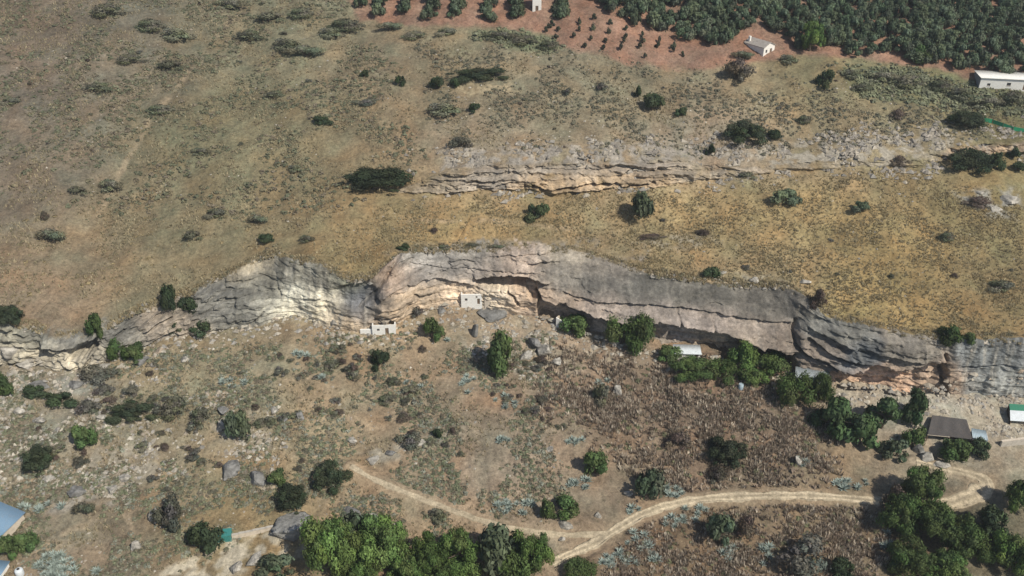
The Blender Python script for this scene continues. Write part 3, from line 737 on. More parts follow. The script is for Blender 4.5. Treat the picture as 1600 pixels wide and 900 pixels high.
tag(link('dried_plants', me), 'brown field of dried agaves and thistles below the cliff', 'dried plants', kind='stuff')
# loose stones
def stones(n, dens, rmin, rmax, colf):
    x, y, z = spots(n, dens); n = len(x)
    r = rng.uniform(0, 1, n) ** 2.5 * (rmax - rmin) + rmin
    oc = np.array([(1,0,0),(0,1,0),(-1,0,0),(0,-1,0),(0,0,1)], float)
    fc = np.array([(0,1,4),(1,2,4),(2,3,4),(3,0,4)])
    sc = r[:, None, None] * np.stack([rng.uniform(.6, 1.5, (n, 5)), rng.uniform(.6, 1.2, (n, 5)), rng.uniform(.4, .8, (n, 5))], 2)
    P = oc[None] * sc
    a = rng.uniform(0, 6.28, n); ca, sa = np.cos(a)[:, None], np.sin(a)[:, None]
    X = P[..., 0] * ca - P[..., 1] * sa + x[:, None] + rng.normal(0, .15, (n, 5)) * r[:, None]; Y = P[..., 0] * sa + P[..., 1] * ca + y[:, None]
    Zz = P[..., 2] + z[:, None] - .05
    P = np.stack([X, Y, Zz], 2)
    V = P[:, fc].reshape(-1, 3, 3)
    C = np.repeat(colf(x, y, n), 4, 0) * rng.uniform(.85, 1.1, (n * 4, 1))
    return V, C
STC = mixcol([(.38,.34,.28),(.30,.28,.25),(.44,.40,.33),(.33,.28,.22)])
V1, K1 = stones(2600, lambda px, py, x, y: pz(px, py, Z_STONE) * patch(x, y, .12, 331), .15, .9, STC)
V2, K2 = stones(3300, lambda px, py, x, y: pz(px, py, Z_BAND, 14) * patch(x, y, .10, 333), .2, 1.3, mixcol([(.32,.285,.24),(.26,.24,.21),(.35,.31,.25),(.23,.205,.175)]))
V3, K3 = stones(1200, lambda px, py, x, y: np.clip(pz(px, py, Z_RUBBLE, 10) + pz(px, py, Z_RIGHT, 10), 0, 1) * patch(x, y, .12, 335), .15, .9, STC)
V4, K4 = stones(2600, lambda px, py, x, y: .5 * np.clip(pz(px, py, Z_LOW) + pz(px, py, Z_UPR) + pz(px, py, Z_GOLD) * .3 + .3 * pz(px, py, Z_UPL), 0, 1) * patch(x, y, .1, 337), .12, .55, STC)
me = tri_soup('loose_stones', np.vstack([V1, V2, V3, V4]), np.vstack([K1, K2, K3, K4]), STONE_M)
tag(link('loose_stones', me), 'pale loose stones strewn over the slope', 'stones', kind='stuff')

# turf and stones along the cliff rim
def rim(n, a, b):
    k = rng.integers(200, len(C1.xs) - 200, n); x = C1.xs[k] + rng.uniform(-.2, .2, n); y = C1.yt[k] + rng.uniform(a, b, n) + .8 * fbm(x * .3, x * 0, 3, 7)
    return x, y, height(x, y) + .12
_sp = spots
spots = lambda n, dens: rim(n, .3, 3.2)
V1, K1 = grass(4200, None, .35, .85, mixcol([(.28,.23,.14),(.22,.18,.115),(.33,.28,.18)]), 7)
V2, K2 = mound(700, None, .3, .9, mixcol([(.14,.125,.08),(.11,.105,.07),(.17,.14,.09)]))
tag(link('rim_turf', tri_soup('rim_turf', np.vstack([V1, V2]), np.vstack([K1, K2]), GRASS_M)), 'dry turf hanging along the cliff rim', 'turf', kind='stuff')
spots = lambda n, dens: rim(n, -.2, 2.6)
V1, K1 = stones(900, None, .15, .8, mixcol([(.30,.27,.23),(.24,.225,.20),(.36,.32,.26)]))
tag(link('rim_stones', tri_soup('rim_stones', V1, K1, STONE_M)), 'loose stones along the cliff rim', 'stones', kind='stuff')
def foot(n):
    k = rng.integers(200, len(C1.xs) - 200, n); x = C1.xs[k] + rng.uniform(-.2, .2, n); y = C1.yb[k] - rng.uniform(0, 1, n) ** 2 * 6 + .6
    return x, y, height(x, y)
spots = lambda n, dens: foot(n)
V1, K1 = stones(2200, None, .15, 1.1, STC)
tag(link('fallen_rubble', tri_soup('fallen_rubble', V1, K1, STONE_M)), 'fallen rubble along the foot of the cliff', 'rubble', kind='stuff')
spots = _sp

# ------------------------------------------------------------------ plants: one of each kind, then copies
BARK = paint('bark', (.10, .08, .06), var=.3, dirt=(.05, .04, .03))
KINDS = {   # leaf colour, lobes, leaf count, leaf size, crown bottom, flatness of the lobes
    'oak':     ((.066, .092, .048), 11, 1700, .105, .02, .85),
    'lush':    ((.095, .140, .052), 12, 1900, .100, .04, .85),
    'olive':   ((.115, .145, .092), 10, 1300, .120, .12, .80),
    'conifer': ((.080, .122, .056), 16, 2100, .095, .06, .60),
    'broad':   ((.110, .160, .054), 18, 4200, .066, .10, .75),
    'grey':    ((.165, .160, .135), 12, 1500, .085, .00, .70),
    'brown':   ((.150, .122, .098), 12, 1500, .085, .00, .75),
    'low':     ((.180, .182, .125), 14, 1500, .085, .00, .60),
    'young':   ((.085, .095, .066), 5, 160, .260, .12, .90),
    'brightbig': ((.125, .185, .058), 38, 11000, .040, .08, .75),
    'bright': ((.125, .185, .058), 18, 4200, .066, .10, .75),
    'broadbig': ((.112, .160, .056), 38, 11000, .040, .08, .75),
    'thicket': ((.062, .080, .046), 30, 7000, .045, .00, .80),
}
LEAF_M = {k: attr_mat('leaf_' + k, var=.18, translucent=.22, spec=.15, scale=1.5, tint=.28, rough=.8) for k in KINDS}
def crown_mesh(kind, var):
    col, nl, n, ls, zb, fl = KINDS[kind]
    rg = np.random.default_rng(sum(map(ord, kind)) + 31 * var)
    ctr, rad = [], []
    for i in range(nl):
        a = 2.4 * i + rg.uniform(-.5, .5)
        h = rg.uniform(.12, .80) if i > 1 else .72
        if kind == 'conifer':
            rr = (1 - h) * rg.uniform(.35, .8); rd = rg.uniform(.20, .34) * (1.15 - .5 * h)
        else:
            rr = rg.uniform(.25, .86) * math.sqrt(max(.1, 1 - (h * .95) ** 2)) if i > 1 else rg.uniform(0, .25); rd = rg.choice([rg.uniform(.30, .44), rg.uniform(.16, .28)]) * (.62 if nl > 20 else 1)
        ctr.append((math.cos(a) * rr, math.sin(a) * rr, zb + (1 - zb) * h)); rad.append(rd)
    ctr = np.array(ctr); rad = np.array(rad); rad2 = rad * fl
    w = rad ** 2 / (rad ** 2).sum()
    k = rg.choice(nl, n * 2, p=w)
    z = rg.uniform(-.7, 1, n * 2); a = rg.uniform(0, 6.283, n * 2); r = np.sqrt(1 - z * z)
    d = np.stack([r * np.cos(a), r * np.sin(a), z], 1)
    f = (rg.uniform(.58, 1.0, n * 2) + .42 * rg.random(n * 2) ** 4) * (1 + .15 * np.sin(a * 5 + k) * (z < .8))
    P = ctr[k] + d * (rad[k] * f)[:, None] * np.stack([np.ones(n * 2), np.ones(n * 2), rad2[k] / rad[k] * 1.05], 1)
    # keep leaves near the outside of the whole crown
    q = np.min([np.where(k == j, 9, np.sqrt((((P - ctr[j]) / np.array([rad[j], rad[j], rad2[j]])) ** 2).sum(1))) for j in range(nl)], 0)
    ok = (q > .62) & (P[:, 2] > .01)
    P, d, k = P[ok][:n], d[ok][:n], k[ok][:n]
    m = len(P)
    nz = rg.normal(0, 1, (m, 3)); nn = d + .55 * nz / np.linalg.norm(nz, axis=1)[:, None]; nn /= np.linalg.norm(nn, axis=1)[:, None]
    t = np.cross(nn, rg.normal(0, 1, (m, 3))); t /= np.linalg.norm(t, axis=1)[:, None]
    b = np.cross(nn, t)
    s = ls * rg.uniform(.5, 1.15, (m, 1))
    V = np.stack([P + t * s, P + b * s * .55 + nn * s * .15, P - t * s, P - b * s * .55 + nn * s * .15], 1).reshape(-1, 3)
    lobe = rg.uniform(.78, 1.25, (nl, 1)) * (1 + rg.uniform(-.10, .10, (nl, 3)))
    C = np.array(col)[None] * lobe[k] * rg.uniform(.7, 1.3, (m, 1))
    return np_mesh('crown_' + kind, V, np.arange(m * 4).reshape(-1, 4), LEAF_M[kind], np.repeat(C, 4, 0), smooth=False)
def tubes(name, segs, mat, sides=6):
    """segs: list of (p0, r0, p1, r1)"""
    V, Fc = [], []
    for p0, r0, p1, r1 in segs:
        p0, p1 = np.array(p0, float), np.array(p1, float)
        ax = p1 - p0; ax /= np.linalg.norm(ax) + 1e-9
        t = np.cross(ax, (0, 0, 1) if abs(ax[2]) < .9 else (1, 0, 0)); t /= np.linalg.norm(t); b = np.cross(ax, t)
        s = len(V)
        for p, r in ((p0, r0), (p1, r1)):
            for i in range(sides):
                a = 2 * math.pi * i / sides
                V.append(p + r * (math.cos(a) * t + math.sin(a) * b))
        for i in range(sides):
            j = (i + 1) % sides
            Fc.append((s + i, s + j, s + sides + j, s + sides + i))
    return np_mesh(name, np.array(V), np.array(Fc), mat)
def trunk_mesh(kind, var):
    rg = random.Random(var * 7 + len(kind))
    segs = []
    if kind in ('grey', 'brown', 'low', 'oak', 'lush', 'thicket'):
        for i in range(6):
            a = i * 1.05 + rg.uniform(-.3, .3); l = rg.uniform(.35, .6)
            m = (math.cos(a) * .14, math.sin(a) * .14, .3)
            segs += [((0, 0, -.12), .055, m, .038), (m, .038, (math.cos(a) * l, math.sin(a) * l, rg.uniform(.55, .8)), .012)]
    else:
        k = (rg.uniform(-.06, .06), rg.uniform(-.06, .06), .32)
        top = (k[0] * 1.5, k[1] * 1.5, .8 if kind == 'conifer' else .62)
        segs += [((0, 0, -.12), .085, k, .06), (k, .06, top, .02)]
        for i in range(6):
            a = i * 1.05 + rg.uniform(-.3, .3); h = rg.uniform(.2, .45)
            segs.append(((k[0], k[1], h), .036, (math.cos(a) * .55, math.sin(a) * .55, h + rg.uniform(.12, .3)), .01))
    return tubes('trunk_' + kind, segs, BARK)
NV = 4
CROWN = {k: [crown_mesh(k, v_) for v_ in range(NV)] for k in KINDS}
TRUNK = {k: [trunk_mesh(k, v_) for v_ in range(NV)] for k in KINDS}
TREEKIND = ('broadbig', 'bright', 'brightbig', 'olive', 'conifer', 'broad', 'young')
NPL = 0
def plant(name, kind, x, y, z, Rm, Hm, label, cat, group=None, Ry=None):
    global NPL
    NPL += 1
    v_ = NPL % NV
    e = link(name, None, loc=(x, y, z - .05), rot=(0, 0, random.uniform(0, 6.28) if not Ry else random.uniform(-.12, .12) + math.pi * random.randint(0, 1)), scale=(Rm * random.uniform(.93, 1.07), (Ry or Rm) * random.uniform(.93, 1.07), Hm))
    tag(e, label, cat, group)
    tree = kind in TREEKIND
    link('crown' if tree else 'foliage', CROWN[kind][v_], e)
    link('trunk' if tree else 'stem', TRUNK[kind][v_], e)
    return e
def by_photo(cx, cy, rx, ry, kind, label, name=None, cat=None, group=None):
    x, y, z = at(cx, cy + ry - .55 * min(rx, ry * 1.25))
    ppm = FPX / project(x, y, z)[2]
    Rm = rx / ppm * 1.04; v2 = 2 * ry / ppm
    Ry = min(Rm, .62 * v2) if rx > 1.25 * ry else Rm
    Hm = math.sqrt(max(v2 ** 2 - (1.25 * Ry) ** 2, (0.62 * Ry) ** 2)) / .86
    if kind == 'conifer': Rm *= 1.3; Ry = Rm
    if kind == 'oak' and Rm > 4.2: name, kind, Rm = 'evergreen_shrub', 'thicket', Rm * 1.1
    if kind == 'broad' and ('bright' in label or 'bottom belt' in label): name, kind = 'leafy_tree', 'bright'
    if kind == 'bright' and Rm > 5: kind = 'brightbig'
    if kind == 'broad' and Rm > 5: name, kind = 'leafy_tree', 'broadbig'
    tree = kind in TREEKIND
    return plant(name or {'oak': 'evergreen_shrub', 'lush': 'green_shrub', 'olive': 'olive_tree', 'conifer': 'conifer_tree', 'broad': 'leafy_tree', 'grey': 'grey_bush', 'brown': 'dry_bush', 'low': 'low_bush'}[kind],
                 kind, x, y, z, Rm, Hm, label, cat or ('tree' if tree else 'bush' if kind in ('grey', 'brown', 'low') else 'shrub'), group, Ry if Ry < Rm else None)
PLANTS = [
 (587,287,62,23,'oak','widest dark evergreen thicket left of the upper rock band'),
 (745,120,48,14,'oak','long low dark shrub under the olive rows'),
 (571,118,8,7,'oak','tiny dark shrub below the leftmost olive row'),
 (626,129,8,8,'oak','small round dark shrub left of the long low dark shrub'),
 (682,135,13,11,'oak','dark double shrub just left of the long low dark shrub'),
 (712,133,8,8,'oak','small dark shrub touching the long low dark shrub'),
 (500,191,18,8,'oak','flat dark shrub alone on the pale upper slope'),
 (573,162,20,7,'grey','flat grey bush above the flat dark shrub'),
 (692,175,34,13,'low','spreading grey green bush on the mid upper slope'),
 (740,171,11,8,'oak','small dark shrub right of the spreading grey green bush'),
 (719,226,20,11,'grey','grey bush at the left top of the upper rock band'),
 (1150,117,29,21,'brown','large dark bare-looking bush below the small farmhouse'),
 (1018,167,19,16,'oak','dark shrub with pale top on the upper right slope'),
 (997,147,7,9,'oak','narrow dark shrub behind the pale topped shrub'),
 (1065,178,11,9,'oak','small dark shrub right of the pale topped shrub'),
 (1167,212,36,21,'oak','big dark shrub just above the upper rock band'),
 (1210,215,13,9,'oak','small dark shrub at the right foot of the big one'),
 (1110,237,8,9,'oak','small upright dark shrub on the upper rock band'),
 (1165,275,16,7,'low','low bush at the right end of the rock ledges'),
 (886,145,8,7,'grey','small grey bush on the slope under the young olives'),
 (940,138,10,7,'grey','grey bush among pale stones under the young olives'),
 (1265,66,23,26,'broad','bright green round tree right of the small farmhouse'),
 (1436,90,19,15,'lush','yellow green shrub at the front edge of the grove'),
 (1290,128,15,14,'oak','dark shrub below the bright green round tree'),
 (1510,192,36,18,'oak','dark shrub at the left end of the green net fence'),
 (1405,254,18,9,'brown','dark brown bush among pale stones at right'),
 (1515,258,44,22,'oak','large dark shrub cluster below the green net fence'),
 (1553,257,12,14,'oak','round dark shrub right of the large dark cluster'),
 (1590,264,11,9,'oak','dark shrub at the right edge below the net fence'),
 (1583,243,11,10,'oak','small dark shrub above the one at the right edge'),
 (1400,182,14,9,'brown','brown bush on the slope left of the net fence shrub'),
 (1255,190,14,8,'low','low bush right of the big dark shrub on the slope'),
 (18,497,28,20,'oak','dark shrub on the cliff top at the left edge'),
 (155,516,15,20,'lush','upright green shrub in the notch of the left cliff'),
 (183,553,16,18,'lush','green shrub at the left cliff foot, left of a pair'),
 (210,555,20,16,'lush','green shrub at the left cliff foot, right of a pair'),
 (270,477,15,21,'oak','tall dark shrub on the left cliff, left of a pair'),
 (299,482,18,16,'oak','dark shrub on the left cliff, right of a pair'),
 (318,517,22,14,'oak','dark green shrub at the foot of the left cliff slabs'),
 (275,514,10,9,'oak','small dark shrub between the left cliff slabs'),
 (72,340,8,8,'brown','small dark brown bush on the left slope'),
 (84,372,24,14,'low','grey green bush on the bare left slope'),
 (155,590,28,16,'grey','grey dry bush below the left rock shelter'),
 (8,605,18,20,'lush','green shrub at the left edge below the rock shelter'),
 (418,376,15,8,'oak','small dark shrub above the pale hollow in the cliff'),
 (480,376,12,7,'low','small bush above the pale hollow, right of the dark one'),
 (633,388,12,6,'oak','dark bush at the left corner of the cliff top'),
 (693,388,13,5,'low','first low bush along the cliff top ledge'),
 (738,385,16,5,'low','second low bush along the cliff top ledge'),
 (776,387,12,5,'low','third low bush along the cliff top ledge'),
 (677,362,9,5,'brown','tiny brown bush on the terrace above the cliff'),
 (839,336,19,16,'oak','round dark shrub alone on the golden terrace'),
 (999,327,20,22,'olive','round tree alone on the golden terrace'),
 (1113,430,17,12,'oak','oval dark shrub above the dark rock slab'),
 (1020,371,25,6,'brown','flat brown bush under the lone terrace tree'),
 (1098,366,14,7,'brown','brown bush on the golden terrace right of the flat one'),
 (675,520,17,18,'lush','green shrub in front of the cave houses'),
 (592,564,16,16,'oak','dark round shrub on bare ground below the small cave house'),
 (553,580,8,9,'brown','small brown bush left of the dark round shrub'),
 (783,560,29,34,'lush','lush green shrub below the large cave'),
 (650,491,13,10,'grey','grey bush beside the small cave mouth'),
 (900,513,27,20,'lush','dark green bushy shrub by the ruined white wall'),
 (970,521,24,24,'broad','leafy tree against the cliff foot, left of a pair'),
 (1000,530,22,28,'broad','leafy tree against the cliff foot, right of a pair'),
 (1045,556,20,14,'lush','green shrub left of the tree belt at the cliff foot'),
 (1080,580,34,22,'broad','leftmost tree of the belt at the cliff foot'),
 (1125,583,24,20,'broad','second tree of the belt at the cliff foot'),
 (1162,562,22,24,'broad','tall bright tree in the belt at the cliff foot'),
 (1175,590,24,20,'broad','low tree in the belt near the small blue tank'),
 (1205,575,26,20,'broad','dark tree of the belt left of the grey roofed shed'),
 (1237,614,30,27,'broad','big tree below the grey roofed shed'),
 (1281,610,18,22,'broad','tree at the right end of the belt below the shed'),
 (1300,656,32,36,'conifer','large conifer left of the dark trio'),
 (1340,677,28,34,'conifer','darkest conifer between two larger ones'),
 (1376,652,27,31,'conifer','bright conifer right of the darkest one'),
 (1425,637,22,31,'conifer','upright conifer left of the dark net shelter'),
 (1228,312,24,15,'olive','grey green round tree on the golden slope','olive_tree'),
 (1345,328,17,10,'olive','small grey green tree right of the round one on gold slope','olive_tree'),
 (1525,319,25,10,'brown','dark bush beside pale rocks on the right slope'),
 (1478,373,14,9,'low','low grey bush on the golden slope at right'),
 (1565,450,26,13,'low','wide grey bush on the golden slope near the right edge'),
 (1277,470,15,16,'brown','dark small tree on the corner of the cliff block'),
 (1480,531,24,17,'lush','green shrub hanging over the right cliff edge'),
 (1514,531,14,10,'lush','small green shrub beside the one on the cliff edge'),
 (60,722,31,24,'oak','dark round shrub among the stones at far left'),
 (133,689,23,21,'lush','green round shrub among the stones'),
 (52,615,20,12,'oak','dark shrub at the left end of the shadowy row'),
 (95,627,26,13,'oak','dark shrub second in the shadowy row'),
 (140,638,18,14,'grey','grey bush in the middle of the shadowy row'),
 (205,645,40,20,'oak','widest dark shrub in the shadowy row among stones'),
 (276,640,24,17,'low','dull green bush right of the shadowy row'),
 (314,652,17,15,'low','smaller dull green bush right of the shadowy row'),
 (371,672,20,27,'olive','thin grey green tree on the stony slope'),
 (135,797,16,14,'low','olive green bush above the left farm track'),
 (322,846,27,28,'oak','dark green shrub beside the teal container'),
 (270,803,24,27,'grey','upright reedy bush beside the pale standing rock'),
 (15,858,20,18,'lush','dull green shrub between the two blue roofs'),
 (46,852,18,19,'lush','dull green shrub right of the blue roofed house'),
 (518,748,31,26,'oak','dark round shrub beside the footpath junction'),
 (433,752,20,15,'lush','small green shrub left of the footpath junction'),
 (455,782,33,24,'oak','slanting dark green shrub above the grey boulder'),
 (685,680,9,9,'oak','tiny dark shrub on the bare slope'),
 (707,675,7,6,'brown','tiny brown bush right of the tiny dark shrub'),
 (642,690,22,14,'grey','grey bush on pale rock beside the trail'),
 (685,806,20,13,'low','grey green bush above the bottom trees'),
 (930,729,24,23,'lush','green shrub at the edge of the brown field'),
 (1015,757,25,26,'olive','grey olive tree just above the dirt road'),
 (1130,706,30,27,'oak','dark shrub in the middle of the brown field'),
 (1120,745,20,15,'brown','brown bush below the dark shrub in the field'),
 (1060,690,22,18,'brown','brown thicket in the middle of the brown field'),
 (889,792,24,18,'lush','bright green shrub above the road fork, right of a pair'),
 (856,802,16,18,'lush','yellowish green shrub above the road fork, left of a pair'),
 (940,618,16,20,'low','pale green bush beside a white boulder'),
 (1120,832,28,29,'olive','olive green tree just below the dirt road'),
 (1166,826,18,20,'brown','brown bush right of the tree below the road'),
 (1400,707,26,19,'olive','dull green tree below the conifers'),
 (1425,690,18,18,'lush','small green shrub left of the dark net shelter'),
 (1490,707,26,21,'lush','green shrub in front of the dark net shelter'),
 (1527,700,17,15,'oak','dark shrub in front of the pale blue shed'),
 (1435,770,40,40,'broad','tallest tree by the turn of the road'),
 (1400,810,36,38,'broad','dark tree left of the tallest tree by the road'),
 (1450,825,42,40,'broad','middle tree of the clump below the road turn'),
 (1500,850,44,40,'broad','right tree of the clump below the road turn'),
 (1420,880,44,36,'broad','bottom left tree of the clump below the road'),
 (1480,895,40,34,'broad','bottom tree of the clump, cut by the frame'),
 (1395,780,20,22,'brown','dark brown bush beside the road at the clump'),
 (1540,820,28,28,'oak','dark shrub left of the bottom right tree'),
 (1575,870,42,42,'broad','bright tree in the bottom right corner'),
 (1586,780,24,32,'broad','tree at the right edge beside the road turn'),
 (1250,872,44,32,'grey','wide grey brown thicket at the bottom below the road'),
 (1310,890,22,18,'oak','dark green shrub at the bottom right of the thicket'),
 (905,892,30,18,'broad','low leafy tree at the bottom beside the road end'),
 (520,860,52,58,'broad','leftmost bright tree of the bottom belt'),
 (600,855,56,52,'broad','second bright tree of the bottom belt, fullest crown'),
 (665,880,46,46,'broad','third bright tree of the bottom belt'),
 (720,868,44,44,'broad','fourth tree of the bottom belt'),
 (775,862,40,42,'olive','grey green tree in the bottom belt'),
 (830,870,40,44,'broad','rightmost tree of the bottom belt'),
 (560,830,34,34,'olive','dull tree at the top left of the bottom belt'),
 (640,905,44,40,'broad','front bright tree of the bottom belt, cut by the frame'),
 (560,895,40,36,'broad','bright tree between the first two of the bottom belt'),
 (700,905,40,34,'broad','low tree in front of the bottom belt, cut by the frame'),
 (800,895,36,34,'broad','dark tree near the right end of the bottom belt'),
 (440,888,34,22,'olive','grey green tree left of the bottom belt'),
]
for p_ in PLANTS:
    by_photo(*p_)
# small dry bushes scattered over the slope below the cliff, alike
Z_SMALL = [(60,600),(330,560),(430,530),(640,540),(860,560),(880,680),(700,720),(600,700),(420,740),(300,760),(60,780)]
xq, yq, zq = spots(150, lambda px, py, x, y: pz(px, py, Z_SMALL) * patch(x, y, .06, 341))
for i in range(len(xq)):
    r_ = random.uniform(.6, 1.3) + random.random() ** 3 * 1.4
    plant('dry_bush', random.choice(['brown', 'grey', 'low', 'low']), xq[i], yq[i], zq[i], r_, r_ * random.uniform(.6, 1.0), 'small dry bush scattered on the slope below the cliff', 'bush', 'small dry bushes below the cliff')
xq, yq, zq = spots(60, lambda px, py, x, y: np.clip(pz(px, py, Z_UPR) + .6 * pz(px, py, Z_UPL) + .35 * pz(px, py, Z_GOLD), 0, 1) * patch(x, y, .05, 343))
for i in range(len(xq)):
    r_ = random.uniform(.6, 1.4)
    plant('dry_bush', random.choice(['brown', 'grey', 'low']), xq[i], yq[i], zq[i], r_, r_ * random.uniform(.6, 1.0), 'small dull bush scattered on the slope above the cliff', 'bush', 'small dull bushes above the cliff')
# grey-green bushes nobody could tell apart on the upper slopes
LOWSPOTS = [(170,20,30,12),(235,45,30,12),(275,58,34,13),(360,12,26,10),(205,95,24,9),(250,175,26,9),(20,160,22,8),(175,295,18,12),(120,300,18,8),
 (390,60,26,10),(450,75,36,13),(480,85,30,12),(420,30,26,10),(540,45,34,12),(515,55,26,10),(610,45,22,9),(650,58,24,8),(470,25,24,10),(340,335,22,10),(405,345,16,9),(300,370,16,10),
 (430,150,20,7),(460,265,14,7),(315,240,16,7),(265,105,26,10),(155,140,26,9),
 (700,52,22,8),(780,60,28,9),(820,66,28,9),(855,74,20,8),(1330,118,20,9),(1375,125,24,11),(1420,130,26,12),(1465,138,24,11),(1500,150,26,12),(1540,165,26,11),(1580,158,24,14),(1345,140,18,8),(1230,95,18,9),(1160,90,16,9)]
for q in LOWSPOTS:
    by_photo(*q, 'low', 'grey green low bush on the upper slope', group='grey green bushes of the upper slope')

# ------------------------------------------------------------------ olive groves
ROWS = [(564,12),(590,27),(633,24),(671,30),(710,31),(760,33),(805,31),(878,33)]
for i, (a, b) in enumerate(ROWS):
    x, y, z = at(a, b - 3)
    for k in range(5):
        xx, yy = x + k * .62 * (1 if a < 780 else .1) + random.uniform(-.3, .3), y + k * 4.2 + random.uniform(-.4, .4)
        zz = float(height(xx, yy)); p, q, _ = project(xx, yy, zz)
        if q < -14: continue
        plant('olive_tree', 'olive', xx, yy, zz, random.uniform(2.6, 3.2), random.uniform(3.8, 4.8), 'olive tree in the planted rows on red soil, top centre', 'tree', 'olive trees in the planted rows')
YOUNG = [(862,38),(858,43),(872,48),(868,60),(853,50),(905,37),(905,48),(896,58),(928,30),(926,46),(923,62),(914,74),(953,38),(951,52),(946,66),(943,77),(978,46),(978,58),(974,66),(970,77),(1003,55),(1003,65),(999,75),(1030,66),(1028,73),(1052,73),(1052,80),(1007,90),(1066,86)]
for a, b in YOUNG:
    x, y, z = at(a, b + 2)
    plant('young_olive_tree', 'young', x, y, z, random.uniform(.85, 1.25), random.uniform(1.5, 2.1), 'small young olive tree in rows on bare red soil', 'tree', 'young olive trees in rows')
GROVE = [(900,-30),(925,12),(960,26),(1000,40),(1040,52),(1075,66),(1120,76),(1165,84),(1175,70),(1215,66),(1240,76),(1300,80),(1350,92),(1400,92),(1460,106),(1500,112),(1530,118),(1640,112),(1640,-30)]
GX0 = [at(a, b)[:2] for a, b in GROVE]
gx = [p[0] for p in GX0]; gy = [p[1] for p in GX0]
trees = []
sp = 4.9
for j, yy in enumerate(np.arange(min(gy), max(gy) + 1, sp * .92)):
    for xx in np.arange(min(gx) - 3, max(gx) + 6, sp):
        X_, Y_ = xx + (j % 2) * sp * .5 + random.uniform(-.9, .9), yy + random.uniform(-.9, .9)
        Z_ = float(height(X_, Y_)); p, q, _ = project(X_, Y_, Z_)
        if not (-16 < q < 130 and p < 1630): continue
        if not in_poly(np.array([p]), np.array([q]), GROVE)[0]: continue
        if 1150 < p < 1235 and 50 < q < 105: continue
        if random.random() < (.03 if p > 1050 else .15): continue
        trees.append((q, X_, Y_, Z_, p))
trees.sort(reverse=True)
EXTRA = [(958,24),(985,32),(1010,40),(1036,48),(1070,60),(1088,55),(1120,60),(1150,70),(1120,72),(1146,80)]
print('grove trees', len(trees))
for i, (q, X_, Y_, Z_, p) in enumerate(trees[:295]):
    plant('olive_tree', 'olive', X_, Y_, Z_, random.uniform(2.4, 3.9), random.uniform(3.2, 5.2), 'olive tree in the dense grove at the top right', 'tree', 'olive trees of the dense grove')
if len(trees) > 295:
    Vs, Cs, Fs = [], [], []
    src = CROWN['olive'][0]
    va = np.zeros(len(src.vertices) * 3, np.float32); src.vertices.foreach_get('co', va); va = va.reshape(-1, 3)
    ca = np.zeros(len(src.vertices) * 4, np.float32); src.color_attributes['Col'].data.foreach_get('color', ca); ca = ca.reshape(-1, 4)[:, :3]
    for (q, X_, Y_, Z_, p) in trees[295:]:
        a = random.uniform(0, 6.28); s = random.uniform(2.2, 3.0)
        r = np.stack([va[:, 0] * math.cos(a) - va[:, 1] * math.sin(a), va[:, 0] * math.sin(a) + va[:, 1] * math.cos(a), va[:, 2] * 1.5], 1) * s
        Vs.append(r + np.array([X_, Y_, Z_])); Cs.append(ca)
    V_ = np.vstack(Vs)
    tag(link('olive_grove', np_mesh('olive_grove', V_, np.arange(len(V_)).reshape(-1, 4), LEAF_M['olive'], np.vstack(Cs), smooth=False)), 'far part of the dense olive grove at the top', 'olive grove', kind='stuff')

# ------------------------------------------------------------------ agaves
AGAVE_M = attr_mat('agave_leaf', var=.15, spec=.25, rough=.6, tint=.2)
def agave_mesh(var):
    rg = random.Random(var)
    V, Fc, C = [], [], []
    for i in range(26):
        a = i * 2.4 + rg.uniform(-.2, .2); el = R(18 + 62 * (i / 26.0)) + rg.uniform(-.12, .12)
        L = rg.uniform(.8, 1.05) * (1.0 if i < 18 else .8); w = .085
        d = np.array([math.cos(a) * math.cos(el), math.sin(a) * math.cos(el), math.sin(el)]); s = np.array([-math.sin(a), math.cos(a), 0]); n = np.cross(d, s)
        b = np.array([0, 0, .04]); m = b + d * L * .45 - n * .02; t = b + d * L - np.array([0, 0, .06 * rg.random()])
        k = len(V)
        V += [b - s * w * .7, b + s * w * .7, m + s * w, m - s * w, t, m - n * (-.05)]
        Fc += [(k, k + 1, k + 5), (k + 1, k + 2, k + 5), (k + 2, k + 4, k + 5), (k + 4, k + 3, k + 5), (k + 3, k, k + 5)]
        c = np.array((.27, .32, .28)) * rg.uniform(.75, 1.25)
        C += [c * .8] * 2 + [c] * 2 + [c * 1.2 + .05, c]
    return np_mesh('agave', np.array(V), np.array(Fc), AGAVE_M, np.array(C), smooth=False)
AG = [agave_mesh(i) for i in range(4)]
